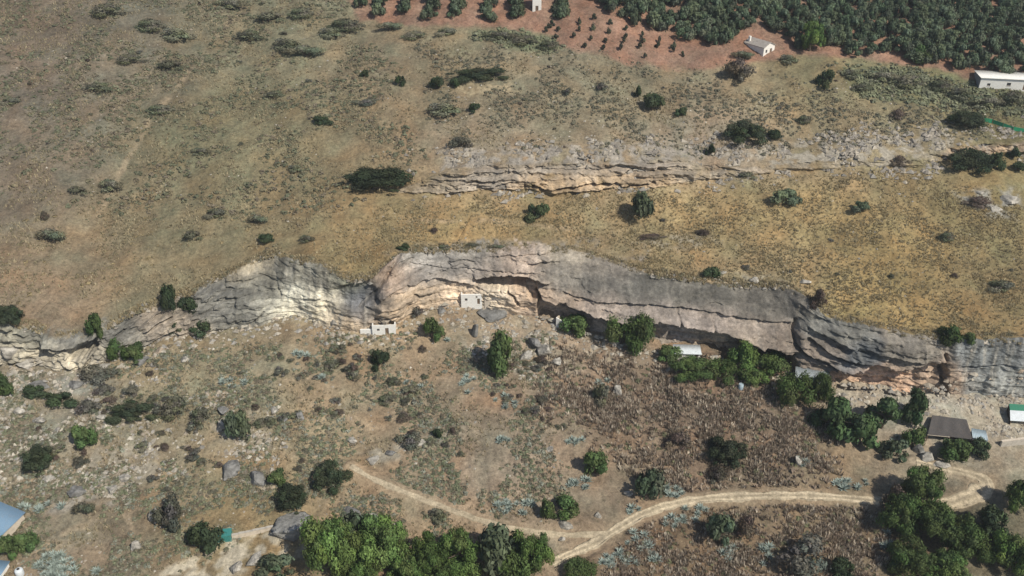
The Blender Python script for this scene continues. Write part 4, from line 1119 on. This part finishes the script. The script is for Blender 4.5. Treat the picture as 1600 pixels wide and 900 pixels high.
AGAVES = [(88,887,32,19,46,'large round clump by the lower blue roof'),(65,793,34,6,10,'line behind the blue roofed house'),(805,796,32,12,16,'patch left of the bright green shrub pair'),
 (912,757,26,8,10,'patch above the road fork'),(1048,771,18,10,8,'patch right of the grey olive tree'),(990,797,12,8,4,'small patch at the inner road bend'),(965,880,30,16,14,'patch at the bottom beside the road end'),
 (1000,845,22,16,9,'patch below the road bend'),(1062,815,28,10,10,'patch directly below the road'),(1140,868,16,12,6,'patch below the tree under the road'),(1020,872,9,9,3,'few plants at the bottom below the road'),
 (1085,800,20,6,5,'row along the lower road edge'),(1330,758,32,9,14,'blue green patch above the road near the clump'),(1405,690,14,8,4,'few plants beside the conifers'),(785,692,16,6,6,'small patch on the bare slope'),
 (365,600,26,7,8,'patch below the left cliff slabs'),(500,590,14,5,4,'few plants under the pale hollow'),(470,560,14,8,4,'plants below the pale hollow'),(650,600,20,7,6,'patch below the dark round shrub'),
 (735,600,16,18,8,'column beside the lush green shrub'),(790,630,22,16,8,'patch under the lush green shrub'),(1195,870,10,22,6,'column left of the bottom thicket'),(1390,850,14,16,5,'patch left of the tree clump'),
 (690,530,10,12,4,'few plants right of the shrub before the caves'),(940,600,10,12,3,'plants beside the white boulder'),(640,690,18,8,5,'plants on pale rock by the trail'),(150,890,10,8,2,'pair on the left farm track'),
 (1250,725,10,8,3,'few plants in the brown field'),(895,690,20,10,6,'plants at the left edge of the brown field')]
for (cx, cy, rx, ry, n, where) in AGAVES:
    a = rng.uniform(0, 6.28, n); r = np.sqrt(rng.uniform(0, 1, n))
    X_, Y_, Z_ = at_many(cx + rx * r * np.cos(a), cy + ry * r * np.sin(a))
    for i in range(n):
        s = random.uniform(1.0, 1.7)
        o = link('agave', random.choice(AG), loc=(float(X_[i]), float(Y_[i]), float(Z_[i])), rot=(random.uniform(-.15, .15), random.uniform(-.15, .15), random.uniform(0, 6.28)), scale=(s, s, s * random.uniform(.8, 1.1)))
        tag(o, 'blue grey agave in the ' + where if 'patch' in where or 'clump' in where or 'row' in where or 'line' in where or 'column' in where else 'blue grey agave, one of the ' + where, 'agave', 'agaves, ' + where)

# ------------------------------------------------------------------ boulders
BOULDER_M = attr_mat('boulder', var=.35, spec=.15, scale=1.6, bump=.9)
def boulder_mesh(var, col):
    bm = bmesh.new(); bmesh.ops.create_icosphere(bm, subdivisions=4, radius=1.0)
    rg = np.random.default_rng(var)
    V = np.array([v_.co[:] for v_ in bm.verts])
    V *= (1 + .30 * fbm(V[:, 0] * .9 + V[:, 2] * .7 + var * 9, V[:, 1] * .9 - V[:, 2] * .8, 2, var))[:, None]
    for _ in range(22):                        # chip flat faces off
        n = rg.normal(0, 1, 3); n /= np.linalg.norm(n); c = rg.uniform(.38, .8)
        d = V @ n
        V = V - np.where(d > c, d - c, 0)[:, None] * n[None] * .97
    V *= (1 + .07 * fbm(V[:, 0] * 3 + V[:, 2] * 2.3 + var * 9, V[:, 1] * 3 - V[:, 2], 4, var))[:, None]
    crack = fbm(V[:, 0] * 1.3 + var, V[:, 2] * 3 + V[:, 1], 3, var + 5)
    V *= (1 - .13 * np.exp(-(crack / .06) ** 2))[:, None]
    Fc = np.array([[v_.index for v_ in f.verts] for f in bm.faces]); bm.free()
    C = np.array(col)[None] * (1 + .35 * fbm(V[:, 0] * 1.7, V[:, 2] * 2.5 + V[:, 1], 3, var + 50))[:, None]
    return np_mesh('boulder', V, Fc, BOULDER_M, C, smooth=False)
GREYR, PALER, TANR = (.22, .215, .205), (.42, .39, .34), (.36, .29, .22)
BOULDERS = [(463,815,42,27,(.33, .32, .295),'huge grey boulder above the pale lane'),(548,800,22,14,GREYR,'grey boulder at the top of the bottom trees'),(578,810,16,10,PALER,'cream boulder right of the grey one over the bottom trees'),
 (495,850,18,16,PALER,'pale cracked boulder at the end of the pale lane'),(358,735,20,16,GREYR,'grey angular boulder on the stony slope'),(403,748,15,14,GREYR,'grey slab boulder left of the small green shrub'),
 (242,801,10,19,PALER,'pale standing rock beside the reedy bush'),(882,819,18,8,PALER,'cream boulder under the bright green shrub pair'),(878,842,10,5,PALER,'small cream boulder beside the road fork'),
 (934,804,8,6,PALER,'small pale boulder right of the shrub pair'),(965,610,9,11,PALER,'white boulder at the top of the brown field'),(1247,719,9,14,PALER,'pale leaning rock in the brown field'),
 (772,488,24,11,GREYR,'striped grey boulder in front of the large cave'),(742,517,9,18,GREYR,'dark grey leaning rock below the cave houses'),(690,485,9,8,GREYR,'small grey boulder under the white facade'),
 (850,545,14,16,PALER,'pale rock on the slope under the ruined wall'),(835,535,12,14,GREYR,'grey rock beside the pale one under the ruined wall'),(820,555,12,10,PALER,'low pale rock below the grey one under the cave'),
 (870,565,10,9,PALER,'rounded pale rock at the upper edge of the brown field'),(1445,712,16,12,PALER,'pale boulder below the dark net shelter'),(1435,700,12,14,GREYR,'grey boulder left below the dark net shelter'),(1470,725,12,8,PALER,'flat pale boulder above the road loop'),
 (195,745,16,7,PALER,'flat pale rock in the left stony patch'),(120,765,22,10,GREYR,'broad grey rock above the farm track'),(75,748,14,7,PALER,'flat pale rock under the dark round shrub'),(175,765,12,8,PALER,'pale rock right of the broad grey rock'),
 (30,640,16,10,PALER,'pale rock at the left edge below the shadowy row'),(60,655,14,9,PALER,'pale rock left of the green round shrub'),(160,650,12,8,PALER,'pale rock amid the shadowy row'),(120,600,18,8,GREYR,'grey slab under the left rock shelter'),
 (60,600,22,8,GREYR,'long grey slab under the left rock shelter'),(345,665,10,12,PALER,'square pale rock left of the thin tree'),(318,640,12,9,PALER,'pale rock left of the square rock'),(350,640,12,8,GREYR,'grey rock above the square rock'),
 (40,566,18,11,PALER,'cream boulder under the cliff at the far left'),(160,572,14,10,PALER,'cream boulder left of the paired green shrubs'),(222,562,12,9,GREYR,'grey block at the foot of the tilted left slabs'),(20,545,14,12,PALER,'pale knob below the dark shrub at the left edge'),
 (250,545,10,7,TANR,'tan rock at the foot of the left slabs'),(290,560,12,5,PALER,'flat pale rock under the left slabs'),(240,570,9,6,PALER,'small pale rock below the paired green shrubs'),
 (1575,310,20,12,PALER,'pale rock on the right slope near the edge'),(1555,325,16,8,PALER,'flat pale rock on the right slope'),(1530,300,10,6,PALER,'small pale rock left of the right slope rocks'),
 (1590,585,8,5,TANR,'tan rock on the cliff at the right edge'),(1255,440,12,6,PALER,'pale rock above the dark slab near the corner'),(1180,437,14,6,PALER,'pale rock above the dark slab'),(1130,425,8,5,PALER,'small rock right of the oval dark shrub'),
 (610,706,14,8,GREYR,'grey rock beside the trail junction'),(585,716,14,7,PALER,'pale rock just above the footpath start'),(660,690,12,6,PALER,'pale rock in the trail bend'),(550,685,12,7,PALER,'pale rock left of the trail junction'),
 (215,850,10,12,PALER,'pale rock by the small trail at lower left'),(470,650,10,9,GREYR,'grey rock in the stones below the hollow'),(430,640,9,7,PALER,'pale rock in the stones below the hollow'),(445,655,8,6,GREYR,'small grey rock between two stones below the hollow'),
 (980,770,9,6,PALER,'pale rock above the inner road bend'),(860,700,9,6,PALER,'pale rock at the left edge of the brown field'),(400,870,16,12,PALER,'pale outcrop below the lane at the bottom'),(370,885,14,12,PALER,'pale outcrop left of the grey green bottom tree')]
for i, (cx, cy, rx, ry, col, lab) in enumerate(BOULDERS):
    x, y, z = at(cx, cy + ry * .35)
    ppm = FPX / project(x, y, z)[2]
    Rm = rx / ppm; Hm = max(.45 * Rm, math.sqrt(max((2 * ry / ppm) ** 2 - (1.0 * Rm) ** 2, .1)) / 1.5)
    o = link('boulder', boulder_mesh(i + 41, col), loc=(x, y, z + Hm * .12), rot=(random.uniform(-.3, .3), random.uniform(-.3, .3), random.uniform(-.5, .5)), scale=(Rm * 1.15, min(Rm, Hm * 1.5) * 1.2, Hm * 1.1))
    tag(o, lab, 'boulder')

# ------------------------------------------------------------------ buildings
WHITE = paint('whitewash', (.84, .82, .77), dirt=(.55, .49, .40), dirt_amt=.35)
CREAM = paint('cream_render', (.62, .54, .44), dirt=(.36, .28, .2), dirt_amt=.45)
DARK = paint('dark_opening', (.03, .028, .026), dirt_amt=.1)
WOODM = paint('old_wood', (.16, .11, .075), var=.3)
BLUE = paint('blue_sheet', (.22, .34, .46), rough=.5, var=.12, dirt=(.30, .33, .35), dirt_amt=.35)
PALEB = paint('pale_blue_sheet', (.38, .47, .52), rough=.5, dirt_amt=.3)
GREYM = paint('grey_sheet', (.36, .40, .42), rough=.55, dirt_amt=.3)
TEAL = paint('teal_paint', (.05, .24, .22), rough=.5, dirt_amt=.25)
GREEN = paint('green_net', (.03, .30, .15), rough=.7, dirt_amt=.15)
TARPG = paint('green_tarp', (.05, .22, .14), rough=.6, dirt_amt=.2)
TARPW = paint('white_tarp', (.66, .70, .72), rough=.6, dirt_amt=.2)
NET = paint('shade_net', (.085, .078, .075), rough=.9, var=.3, dirt=(.13, .11, .1), dirt_amt=.5)
TILE = paint('roof_tile', (.40, .36, .32), var=.25, dirt=(.22, .18, .15), dirt_amt=.5)
CONC = paint('concrete', (.48, .44, .38), dirt_amt=.4)
GREYW = paint('grey_wall', (.30, .31, .33), dirt_amt=.3)
GLASS = paint('window_glass', (.05, .06, .07), rough=.15, dirt_amt=.1, spec=.6)
class MB:
    def __init__(s): s.v, s.f = [], []
    def box(s, x0, x1, y0, y1, z0, z1):
        k = len(s.v)
        s.v += [(x0,y0,z0),(x1,y0,z0),(x1,y1,z0),(x0,y1,z0),(x0,y0,z1),(x1,y0,z1),(x1,y1,z1),(x0,y1,z1)]
        s.f += [(k,k+3,k+2,k+1),(k+4,k+5,k+6,k+7),(k,k+1,k+5,k+4),(k+1,k+2,k+6,k+5),(k+2,k+3,k+7,k+6),(k+3,k,k+4,k+7)]
        return s
    def hexa(s, pts):
        k = len(s.v); s.v += [tuple(p) for p in pts]
        s.f += [(k,k+3,k+2,k+1),(k+4,k+5,k+6,k+7),(k,k+1,k+5,k+4),(k+1,k+2,k+6,k+5),(k+2,k+3,k+7,k+6),(k+3,k,k+4,k+7)]
        return s
    def build(s, name, mat, parent=None, bevel=0.02):
        me = bpy.data.meshes.new(name); me.from_pydata(s.v, [], s.f); me.update(); me.materials.append(mat)
        o = link(name, me, parent)
        if bevel:
            b = o.modifiers.new('bevel', 'BEVEL'); b.width = bevel; b.segments = 1
        return o
def house(name, x, y, z, yaw, label, cat, group=None):
    e = link(name, None, loc=(x, y, z), rot=(0, 0, yaw)); tag(e, label, cat, group)
    return e
def shell(e, w, d, h, mat, openings, th=.3, sink=1.6, back_h=None, name='wall'):
    """four walls, front at y=0 with real openings (x0,x1,z0,z1)"""
    m = MB(); bh = back_h or h
    xs = sorted({0, w, *[o_[0] for o_ in openings], *[o_[1] for o_ in openings]}); zs = sorted({-sink, h, *[o_[2] for o_ in openings], *[o_[3] for o_ in openings]})
    for a, b in zip(xs[:-1], xs[1:]):
        for c, d_ in zip(zs[:-1], zs[1:]):
            if any(o_[0] <= (a + b) / 2 <= o_[1] and o_[2] <= (c + d_) / 2 <= o_[3] for o_ in openings): continue
            m.box(a, b, 0, th, c, d_)
    for xa, xb in ((0, th), (w - th, w)):
        m.hexa([(xa,th,-sink),(xb,th,-sink),(xb,d,-sink),(xa,d,-sink),(xa,th,h),(xb,th,h),(xb,d,bh),(xa,d,bh)])
    m.box(th, w - th, d - th, d, -sink, bh - .02)
    return m.build(name, mat, e, 0)
def opening(e, kind, x0, x1, z0, z1, mat=None, th=.3):
    if kind == 'window':
        f = MB(); t = .07
        f.box(x0, x0 + t, .12, .2, z0, z1).box(x1 - t, x1, .12, .2, z0, z1).box(x0 + t, x1 - t, .12, .2, z0, z0 + t).box(x0 + t, x1 - t, .12, .2, z1 - t, z1)
        f.box((x0 + x1) / 2 - .03, (x0 + x1) / 2 + .03, .12, .2, z0 + t, z1 - t)
        w = f.build('window', WOODM, e, 0)
        MB().box(x0 + t, x1 - t, .15, .17, z0 + t, z1 - t).build('pane', GLASS, w, 0)
        MB().box(x0 - .08, x1 + .08, -.08, .1, z0 - .09, z0 - .004).build('sill', mat or CONC, w, 0)
    else:
        d = MB().box(x0 + .04, x1 - .04, .14, .2, z0, z1 - .04).build('door', WOODM, e, 0)
        MB().box(x1 - .2, x1 - .12, .08, .139, z0 + .9, z0 + 1.0).build('handle', DARK, d, 0)
def sheet_roof(e, x0, x1, y0, y1, z0, z1, mat, name='roof', rib=.35, th=.06):
    """ribbed sheet sloping from z0 (front) to z1 (back)"""
    n = int((x1 - x0) / (rib / 4)); xs = np.linspace(x0, x1, n + 1); k = np.arange(n + 1) % 4
    r = np.where((k == 0) | (k == 1), .05, 0)
    V = [(a, y0, z0 + q) for a, q in zip(xs, r)] + [(a, y1, z1 + q) for a, q in zip(xs, r)]
    V += [(a, y0, z0 + q - th) for a, q in zip(xs, r)] + [(a, y1, z1 + q - th) for a, q in zip(xs, r)]
    m = n + 1
    Fc = [(i, i + 1, m + i + 1, m + i) for i in range(n)] + [(2 * m + i + 1, 2 * m + i, 3 * m + i, 3 * m + i + 1) for i in range(n)] + [(2 * m + i, 2 * m + i + 1, i + 1, i) for i in range(n)] + [(m + i, m + i + 1, 3 * m + i + 1, 3 * m + i) for i in range(n)]
    return link(name, np_mesh(name, np.array(V), np.array(Fc), mat, smooth=False), e)
def tile_roof(e, x0, x1, y0, y1, z0, zr, mat):
    """gable, ridge along x; courses of tiles as steps"""
    m = MB(); ym = (y0 + y1) / 2; n = 8
    for side in (-1, 1):
        ye = y0 if side < 0 else y1
        for i in range(n):
            a, b = i / n, (i + 1.12) / n
            ya, yb = ye + (ym - ye) * a, ye + (ym - ye) * min(b, 1); za, zb = z0 + (zr - z0) * a, z0 + (zr - z0) * min(b, 1)
            lo, hi = (ya, yb) if side < 0 else (yb, ya); zl, zh = (za, zb) if side < 0 else (zb, za)
            up = .05
            m.hexa([(x0,lo,zl-.08),(x1,lo,zl-.08),(x1,hi,zh-.08),(x0,hi,zh-.08),(x0,lo,zl+(up if side<0 else 0)),(x1,lo,zl+(up if side<0 else 0)),(x1,hi,zh+(0 if side<0 else up)),(x0,hi,zh+(0 if side<0 else up))])
    r = m.build('roof', mat, e, 0)
    MB().box(x0, x1, ym - .15, ym + .15, zr - .02, zr + .14).build('ridge', mat, r)
    return r

# blue-roofed house at the left edge
x, y, z = at(-33, 833)
e = house('blue_roofed_house', x, y, z - .2, R(-24), 'pale house with blue ribbed sheet roof at the left edge', 'house')
shell(e, 7.2, 6.0, 2.5, CREAM, [(4.2, 5.6, 1.3, 2.1), (1.4, 2.4, 0, 2.0)], back_h=3.3)
opening(e, 'window', 4.2, 5.6, 1.3, 2.1); opening(e, 'door', 1.4, 2.4, 0, 2.0)
sheet_roof(e, -.4, 7.6, -.5, 6.4, 2.56, 3.46, BLUE)
x, y, z = at(-46, 915)
e = house('blue_roofed_shed', x, y, z - .2, R(-8), 'low shed with weathered blue sheet roof in the bottom left corner', 'shed')
shell(e, 6.0, 4.5, 2.1, WHITE, [(2.0, 3.0, 0, 1.9)], back_h=2.6)
opening(e, 'door', 2.0, 3.0, 0, 1.9)
sheet_roof(e, -.3, 6.3, -.4, 4.8, 2.16, 2.74, BLUE)
def lathe(name, prof, mat, parent=None, n=20):
    V = [(r * math.cos(2 * math.pi * i / n), r * math.sin(2 * math.pi * i / n), zz) for r, zz in prof for i in range(n)]
    Fc = [(j * n + i, j * n + (i + 1) % n, (j + 1) * n + (i + 1) % n, (j + 1) * n + i) for j in range(len(prof) - 1) for i in range(n)]
    return link(name, np_mesh(name, np.array(V), np.array(Fc), mat), parent)
x, y, z = at(32, 898)
e = house('water_tank', x, y, z, 0, 'pale round tank beside the bottom left blue roof', 'tank')
lathe('tank_body', [(.02,-.3),(.75,-.3),(.8,-.2),(.82,.6),(.8,1.2),(.72,1.38),(.5,1.5),(.02,1.55)], TARPW, e)
lathe('lid', [(.28,1.46),(.28,1.6),(.2,1.66),(.01,1.67)], DARK, e)
# teal container, lane wall
x, y, z = at(340, 848)
e = house('teal_container', x, y, z, R(8), 'teal metal container at the end of the lane wall', 'container')
MB().box(0, 2.9, 0, 2.0, -.4, 1.75).build('body', TEAL, e, .04)
for k in range(9): MB().box(.15 + k * .3, .27 + k * .3, -.05, -.003, -.1, 1.6).build('rib', TEAL, e, .01)
MB().box(-.06, 2.96, -.08, 2.06, 1.755, 1.85).build('lid', TEAL, e, .02)
P0, P1 = at(363, 843), at(428, 829)
L_ = math.hypot(P1[0] - P0[0], P1[1] - P0[1])
e = house('lane_wall', P0[0], P0[1], P0[2], math.atan2(P1[1] - P0[1], P1[0] - P0[0]), 'low cream retaining wall along the lane beside the teal container', 'wall')
m = MB()
for k in range(6):
    a, b = L_ * k / 6, L_ * (k + 1) / 6; hz = (P1[2] - P0[2]) * (k + .5) / 6
    m.box(a + .003, b - .003, 0, .45, hz - 1.2, hz + .95 + .06 * (k % 2))
m.build('masonry', CREAM, e, .03)
for k in range(6):
    a, b = L_ * k / 6, L_ * (k + 1) / 6; hz = (P1[2] - P0[2]) * (k + .5) / 6
    MB().box(a + .01, b - .01, -.05, .5, hz + .955 + .06 * (k % 2), hz + 1.08 + .06 * (k % 2)).build('coping', CONC, e, .02)
# cave houses
def on_face(px, py, off):
    x, y, z = at(px, py); yb = float(np.interp(x, C1.xs, C1.yb))
    yy = min(y, yb) - off
    return x, yy, float(height(x, yy))
x, y, z = on_face(583, 520, .9)
e = house('cave_house', x, y, z, R(4), 'small white cave house under a rock overhang at the pale hollow', 'house')
shell(e, 6.0, 4.0, 2.9, WHITE, [(3.3, 4.2, 0, 2.0), (1.2, 1.9, 1.2, 1.9)])
opening(e, 'door', 3.3, 4.2, 0, 2.0); opening(e, 'window', 1.2, 1.9, 1.2, 1.9, WHITE)
link('rock_roof', boulder_mesh(77, (.40, .34, .27)), e, loc=(3.4, 2.6, 3.5), rot=(.1, -.06, 0), scale=(4.4, 3.4, 1.1))
MB().box(-3.2, -.02, .5, .9, -1, 1.5).build('side_wall', WHITE, e, .05)
x, y, z = on_face(721, 474, .45); z += 1.0
e = house('whitewashed_facade', x, y, z, R(2), 'bright whitewashed cave house front left of the large dark cave', 'house')
shell(e, 5.6, 2.5, 2.9, WHITE, [(1.0, 1.7, 1.1, 1.9), (4.3, 5.0, 0, 1.8), (3.9, 4.4, 1.95, 2.55)], th=.35)
opening(e, 'window', 1.0, 1.7, 1.1, 1.9, WHITE); opening(e, 'door', 4.3, 5.0, 0, 1.8); opening(e, 'window', 3.9, 4.4, 1.95, 2.55, WHITE)
MB().box(-.1, 5.7, -.08, .5, 2.905, 3.02).build('parapet', WHITE, e, .05)
x, y, z = on_face(757, 478, .3); z += .8
e = house('plastered_wall', x, y, z, R(-3), 'cream plastered wall right of the bright whitewashed facade', 'wall')
m = MB(); m.box(0, 2.9, 0, .5, -1, 2.6).box(3.3, 5.6, .1, .5, -1, 2.9).box(2.9, 3.3, .05, .5, 1.9, 2.75); m.build('masonry', CREAM, e, .06)
MB().box(2.95, 3.25, .3, .4, 0, 1.89).build('door', WOODM, e, 0)
x, y, z = on_face(868, 503, .9)
e = house('ruined_wall', x, y, z, R(-20), 'ruined white wall corner behind the dark green bushy shrub', 'wall')
MB().hexa([(0,0,-1),(3.6,0,-1),(3.6,.45,-1),(0,.45,-1),(0,0,3.0),(3.6,0,1.4),(3.6,.45,1.3),(0,.45,2.9)]).build('front', WHITE, e, .06)
MB().hexa([(0,.455,-1),(.45,.455,-1),(.45,3,-1),(0,3,-1),(0,.455,2.9),(.45,.455,2.85),(.45,3,2.2),(0,3,2.1)]).build('side', CREAM, e, .06)
x, y, z = on_face(1052, 548, 1.4)
e = house('white_lean_to', x, y, z, R(-3), 'low white lean-to at the cliff foot behind the tree belt', 'shed')
shell(e, 6.4, 3.0, 2.0, WHITE, [(1.0, 1.8, .9, 1.6), (5.0, 5.9, 0, 1.8)], back_h=2.4)
opening(e, 'window', 1.0, 1.8, .9, 1.6); opening(e, 'door', 5.0, 5.9, 0, 1.8)
sheet_roof(e, -.3, 6.7, -.4, 3.2, 2.06, 2.5, TARPW)
for k in range(3):
    MB().box(7.0 + k * .9, 7.25 + k * .9, 0, .25, -1, 2.1).build('post', WOODM, e, .02)
MB().box(6.9, 9.2, -.1, .35, 2.105, 2.25).build('beam', WOODM, e, .02)
x, y, z = on_face(1236, 586, 4.2); z += .5
e = house('grey_roofed_shed', x, y, z, R(-14), 'shed with sloping grey blue roof tucked under the cliff block', 'shed')
shell(e, 7.4, 3.4, 1.7, CREAM, [(3.0, 4.0, 0, 1.6)], back_h=2.6)
opening(e, 'door', 3.0, 4.0, 0, 1.6)
sheet_roof(e, -.4, 7.8, -.7, 3.7, 1.75, 2.85, GREYM)
x, y, z = at(1157, 607)
e = house('blue_barrel', x, y, z, 0, 'small pale blue barrel at the foot of the tree belt', 'barrel')
lathe('drum', [(.02,-.2),(.62,-.2),(.64,.0),(.66,.6),(.64,1.2),(.55,1.3),(.02,1.3)], PALEB, e)
lathe('rim', [(.56,1.303),(.6,1.36),(.5,1.38),(.48,1.31)], GREYM, e)
# dark net shelter, shed, tarp tent, concrete wall at the right
x, y, z = at(1446, 690)
e = house('net_shelter', x, y, z, R(-9), 'dark shade net shelter on posts below the grey cliff', 'shelter')
n = 12; gx_, gy_ = np.meshgrid(np.linspace(0, 10.2, 15), np.linspace(0, 6.2, 10))
gz_ = 2.3 + gy_ * .16 - .25 * np.sin(gx_ / 10.2 * math.pi * 3) ** 2 * np.sin(gy_ / 6.2 * math.pi) - .03 * gx_
gxs = gx_ + .35 * gy_ * (1 - gx_ / 10.2)
top = np.stack([gxs, gy_, gz_], -1).reshape(-1, 3); bot = top - np.array([0, 0, .05])
fc = grid_faces(10, 15)
link('net_roof', np_mesh('net_roof', np.vstack([top, bot]), np.vstack([fc, fc[:, ::-1] + 150]), NET), e)
for k, (a, b) in enumerate([(0.1, .1), (5.1, .1), (10.1, .1), (2.2, 6.1), (6.2, 6.1), (10.1, 6.1)]):
    MB().box(a - .08, a + .08, b - .08, b + .08, -1.5, 2.2 + b * .16 - .03 * a).build('post', WOODM, e, .01)
MB().box(-.1, 5.0, -.12, -.02, 2.0, 2.16).build('front_beam', CREAM, e, .02)
MB().box(1.0, 9.5, 6.25, 6.4, -1.2, 1.9).build('back_wall', CONC, e, .03)
x, y, z = at(1517, 694)
e = house('pale_blue_shed', x, y, z, R(-16), 'small pale blue metal shed at the right of the dark net shelter', 'shed')
shell(e, 3.2, 2.8, 1.9, GREYW, [(1.0, 1.9, 0, 1.7)], th=.12, back_h=2.2)
opening(e, 'door', 1.0, 1.9, 0, 1.7)
sheet_roof(e, -.15, 3.1, -.2, 3.0, 1.95, 2.35, PALEB)
MB().box(3.205, 3.3, .1, 2.7, -.5, 2.0).build('end_panel', TARPW, e, .01)
x, y, z = at(1576, 664)
e = house('tarp_tent', x, y, z, R(-6), 'shelter with green and white tarp roof at the right edge', 'tent')
MB().hexa([(0,0,1.3),(7,0,1.3),(7,2.4,2.6),(.4,2.4,2.6),(0,0,1.36),(7,0,1.36),(7,2.4,2.66),(.4,2.4,2.66)]).build('white_tarp', TARPW, e, 0)
MB().hexa([(.4,2.403,2.6),(7,2.403,2.6),(7,4.6,2.9),(.9,4.6,2.9),(.4,2.403,2.66),(7,2.403,2.66),(7,4.6,2.96),(.9,4.6,2.96)]).build('green_tarp', TARPG, e, 0)
MB().hexa([(.1,.1,-1),(.18,.1,-1),(.9,4.5,-1),(.8,4.5,-1),(.1,.1,1.28),(.18,.1,1.28),(.9,4.5,2.85),(.8,4.5,2.85)]).build('side_cloth', DARK, e, 0)
for a, b in ((.3, .15), (3.5, .15), (6.8, .15), (6.8, 4.4)):
    MB().box(a - .06, a + .06, b - .06, b + .06, -1.2, 1.29 + b * .3).build('post', WOODM, e, 0)
x, y, z = at(1563, 699)
e = house('concrete_wall', x, y, z, R(10), 'pale concrete retaining wall below the tarp shelter', 'wall')
MB().box(0, 8, 0, .5, -1.2, 1.6).build('masonry', CONC, e, .05)
MB().box(-.08, 8.08, -.06, .56, 1.605, 1.75).build('coping', CREAM, e, .03)
# far farm buildings
x, y, z = at(1192, 89)
e = house('farmhouse', x, y, z, R(38), 'small white farmhouse with tiled gable roof and chimney beside the grove', 'house')
shell(e, 5.6, 8.0, 3.0, WHITE, [(1.0, 1.9, 1.0, 2.0), (3.2, 4.3, 0, 2.1)])
opening(e, 'window', 1.0, 1.9, 1.0, 2.0, WHITE); opening(e, 'door', 3.2, 4.3, 0, 2.1)
MB().hexa([(0,0,3.0),(5.6,0,3.0),(5.6,.3,3.0),(0,.3,3.0),(2.75,0,4.2),(2.85,0,4.2),(2.85,.3,4.2),(2.75,.3,4.2)]).build('gable', WHITE, e, 0)
m = MB(); n = 7
for sd in (0, 1):
    for i in range(n):
        a, b = i / n, min(1, (i + 1.1) / n)
        if sd == 0: q = [(-.3 + 3.1 * a), (-.3 + 3.1 * b)]
        else: q = [5.9 - 3.1 * b, 5.9 - 3.1 * a]
        za, zb = 2.95 + 1.4 * a, 2.95 + 1.4 * b
        zl, zh = (za, zb) if sd == 0 else (zb, za)
        m.hexa([(q[0],-.3,zl-.1),(q[1],-.3,zh-.1),(q[1],8.3,zh-.1),(q[0],8.3,zl-.1),(q[0],-.3,zl+.05),(q[1],-.3,zh+.0),(q[1],8.3,zh),(q[0],8.3,zl+.05)])
r = m.build('roof', TILE, e, 0)
MB().box(.6, 1.3, 6.6, 7.3, 3.0, 5.1).build('chimney', WHITE, r, .03)
MB().box(5.605, 5.7, 3.0, 3.9, 1.0, 2.0).build('side_window', GLASS, e, 0)
x, y, z = at(1529, 138)
e = house('white_warehouse', x, y, z, R(-9), 'long white warehouse at the right edge above the slope', 'warehouse')
shell(e, 20, 7, 3.4, WHITE, [(2.2, 3.2, .9, 1.7), (8, 9.2, 1.2, 2.2), (13, 15.4, 0, 2.6)], back_h=3.3)
opening(e, 'window', 2.2, 3.2, .9, 1.7); opening(e, 'window', 8, 9.2, 1.2, 2.2); opening(e, 'door', 13, 15.4, 0, 2.6)
sheet_roof(e, -.3, 20.3, -.4, 7.4, 3.46, 3.42, WHITE, rib=.6)
MB().box(-.1, -.003, .1, 6.9, -1, 3.3).build('end_panel', GREYW, e, 0)  # added grey sheet: paints in the shade on the white left end
x, y, z = at(832, 19)
e = house('white_tower', x, y, z, 0, 'narrow white utility tower among the olive rows at the top', 'tower')
shell(e, 3.0, 3.0, 6.5, WHITE, [(1.0, 2.0, 0, 2.0)])
opening(e, 'door', 1.0, 2.0, 0, 2.0)
MB().box(-.15, 3.15, -.15, 3.15, 6.505, 6.7).build('roof', CONC, e, .03)
# green net fence
FP = [at(a, b) for a, b in [(1536,190),(1550,193),(1566,199),(1582,204),(1600,208),(1622,212)]]
e = house('net_fence', *FP[0], 0, 'bright green net fence on posts at the right edge', 'fence')
for (a, b) in zip(FP[:-1], FP[1:]):
    q = [np.array(a) - np.array(FP[0]), np.array(b) - np.array(FP[0])]
    pts = []
    for hz in (0.05, 1.25):
        pts += [(q[0][0], q[0][1], q[0][2] + hz), (q[1][0], q[1][1], q[1][2] + hz), (q[1][0], q[1][1] + .03, q[1][2] + hz), (q[0][0], q[0][1] + .03, q[0][2] + hz)]
    MB().hexa(pts).build('net_panel', GREEN, e, 0)
for a in FP:
    q = np.array(a) - np.array(FP[0])
    MB().box(q[0] - .05, q[0] + .05, q[1] - .1, q[1] - .005, q[2] - .5, q[2] + 1.4).build('post', WOODM, e, 0)

# ------------------------------------------------------------------ the thin haze of a warm day
mh = bpy.data.materials.new('haze'); mh.use_nodes = True
nt = mh.node_tree; nt.nodes.clear()
vo = nt.nodes.new('ShaderNodeVolumePrincipled'); vo.inputs['Density'].default_value = HAZE; vo.inputs['Color'].default_value = (.80, .87, .92, 1); vo.inputs['Anisotropy'].default_value = .2
ou = nt.nodes.new('ShaderNodeOutputMaterial'); nt.links.new(vo.outputs[0], ou.inputs['Volume'])
zmin, zmax = float(Zg.min()), float(Zg.max())
MB().box(-1400, 1400, -80, 920, zmin - 1.5, max(zmax + 12, CZ + 8)).build('haze', mh, None, 0)
tag(bpy.data.objects['haze'], 'thin pale haze in the air over the whole hillside', 'haze', kind='stuff')
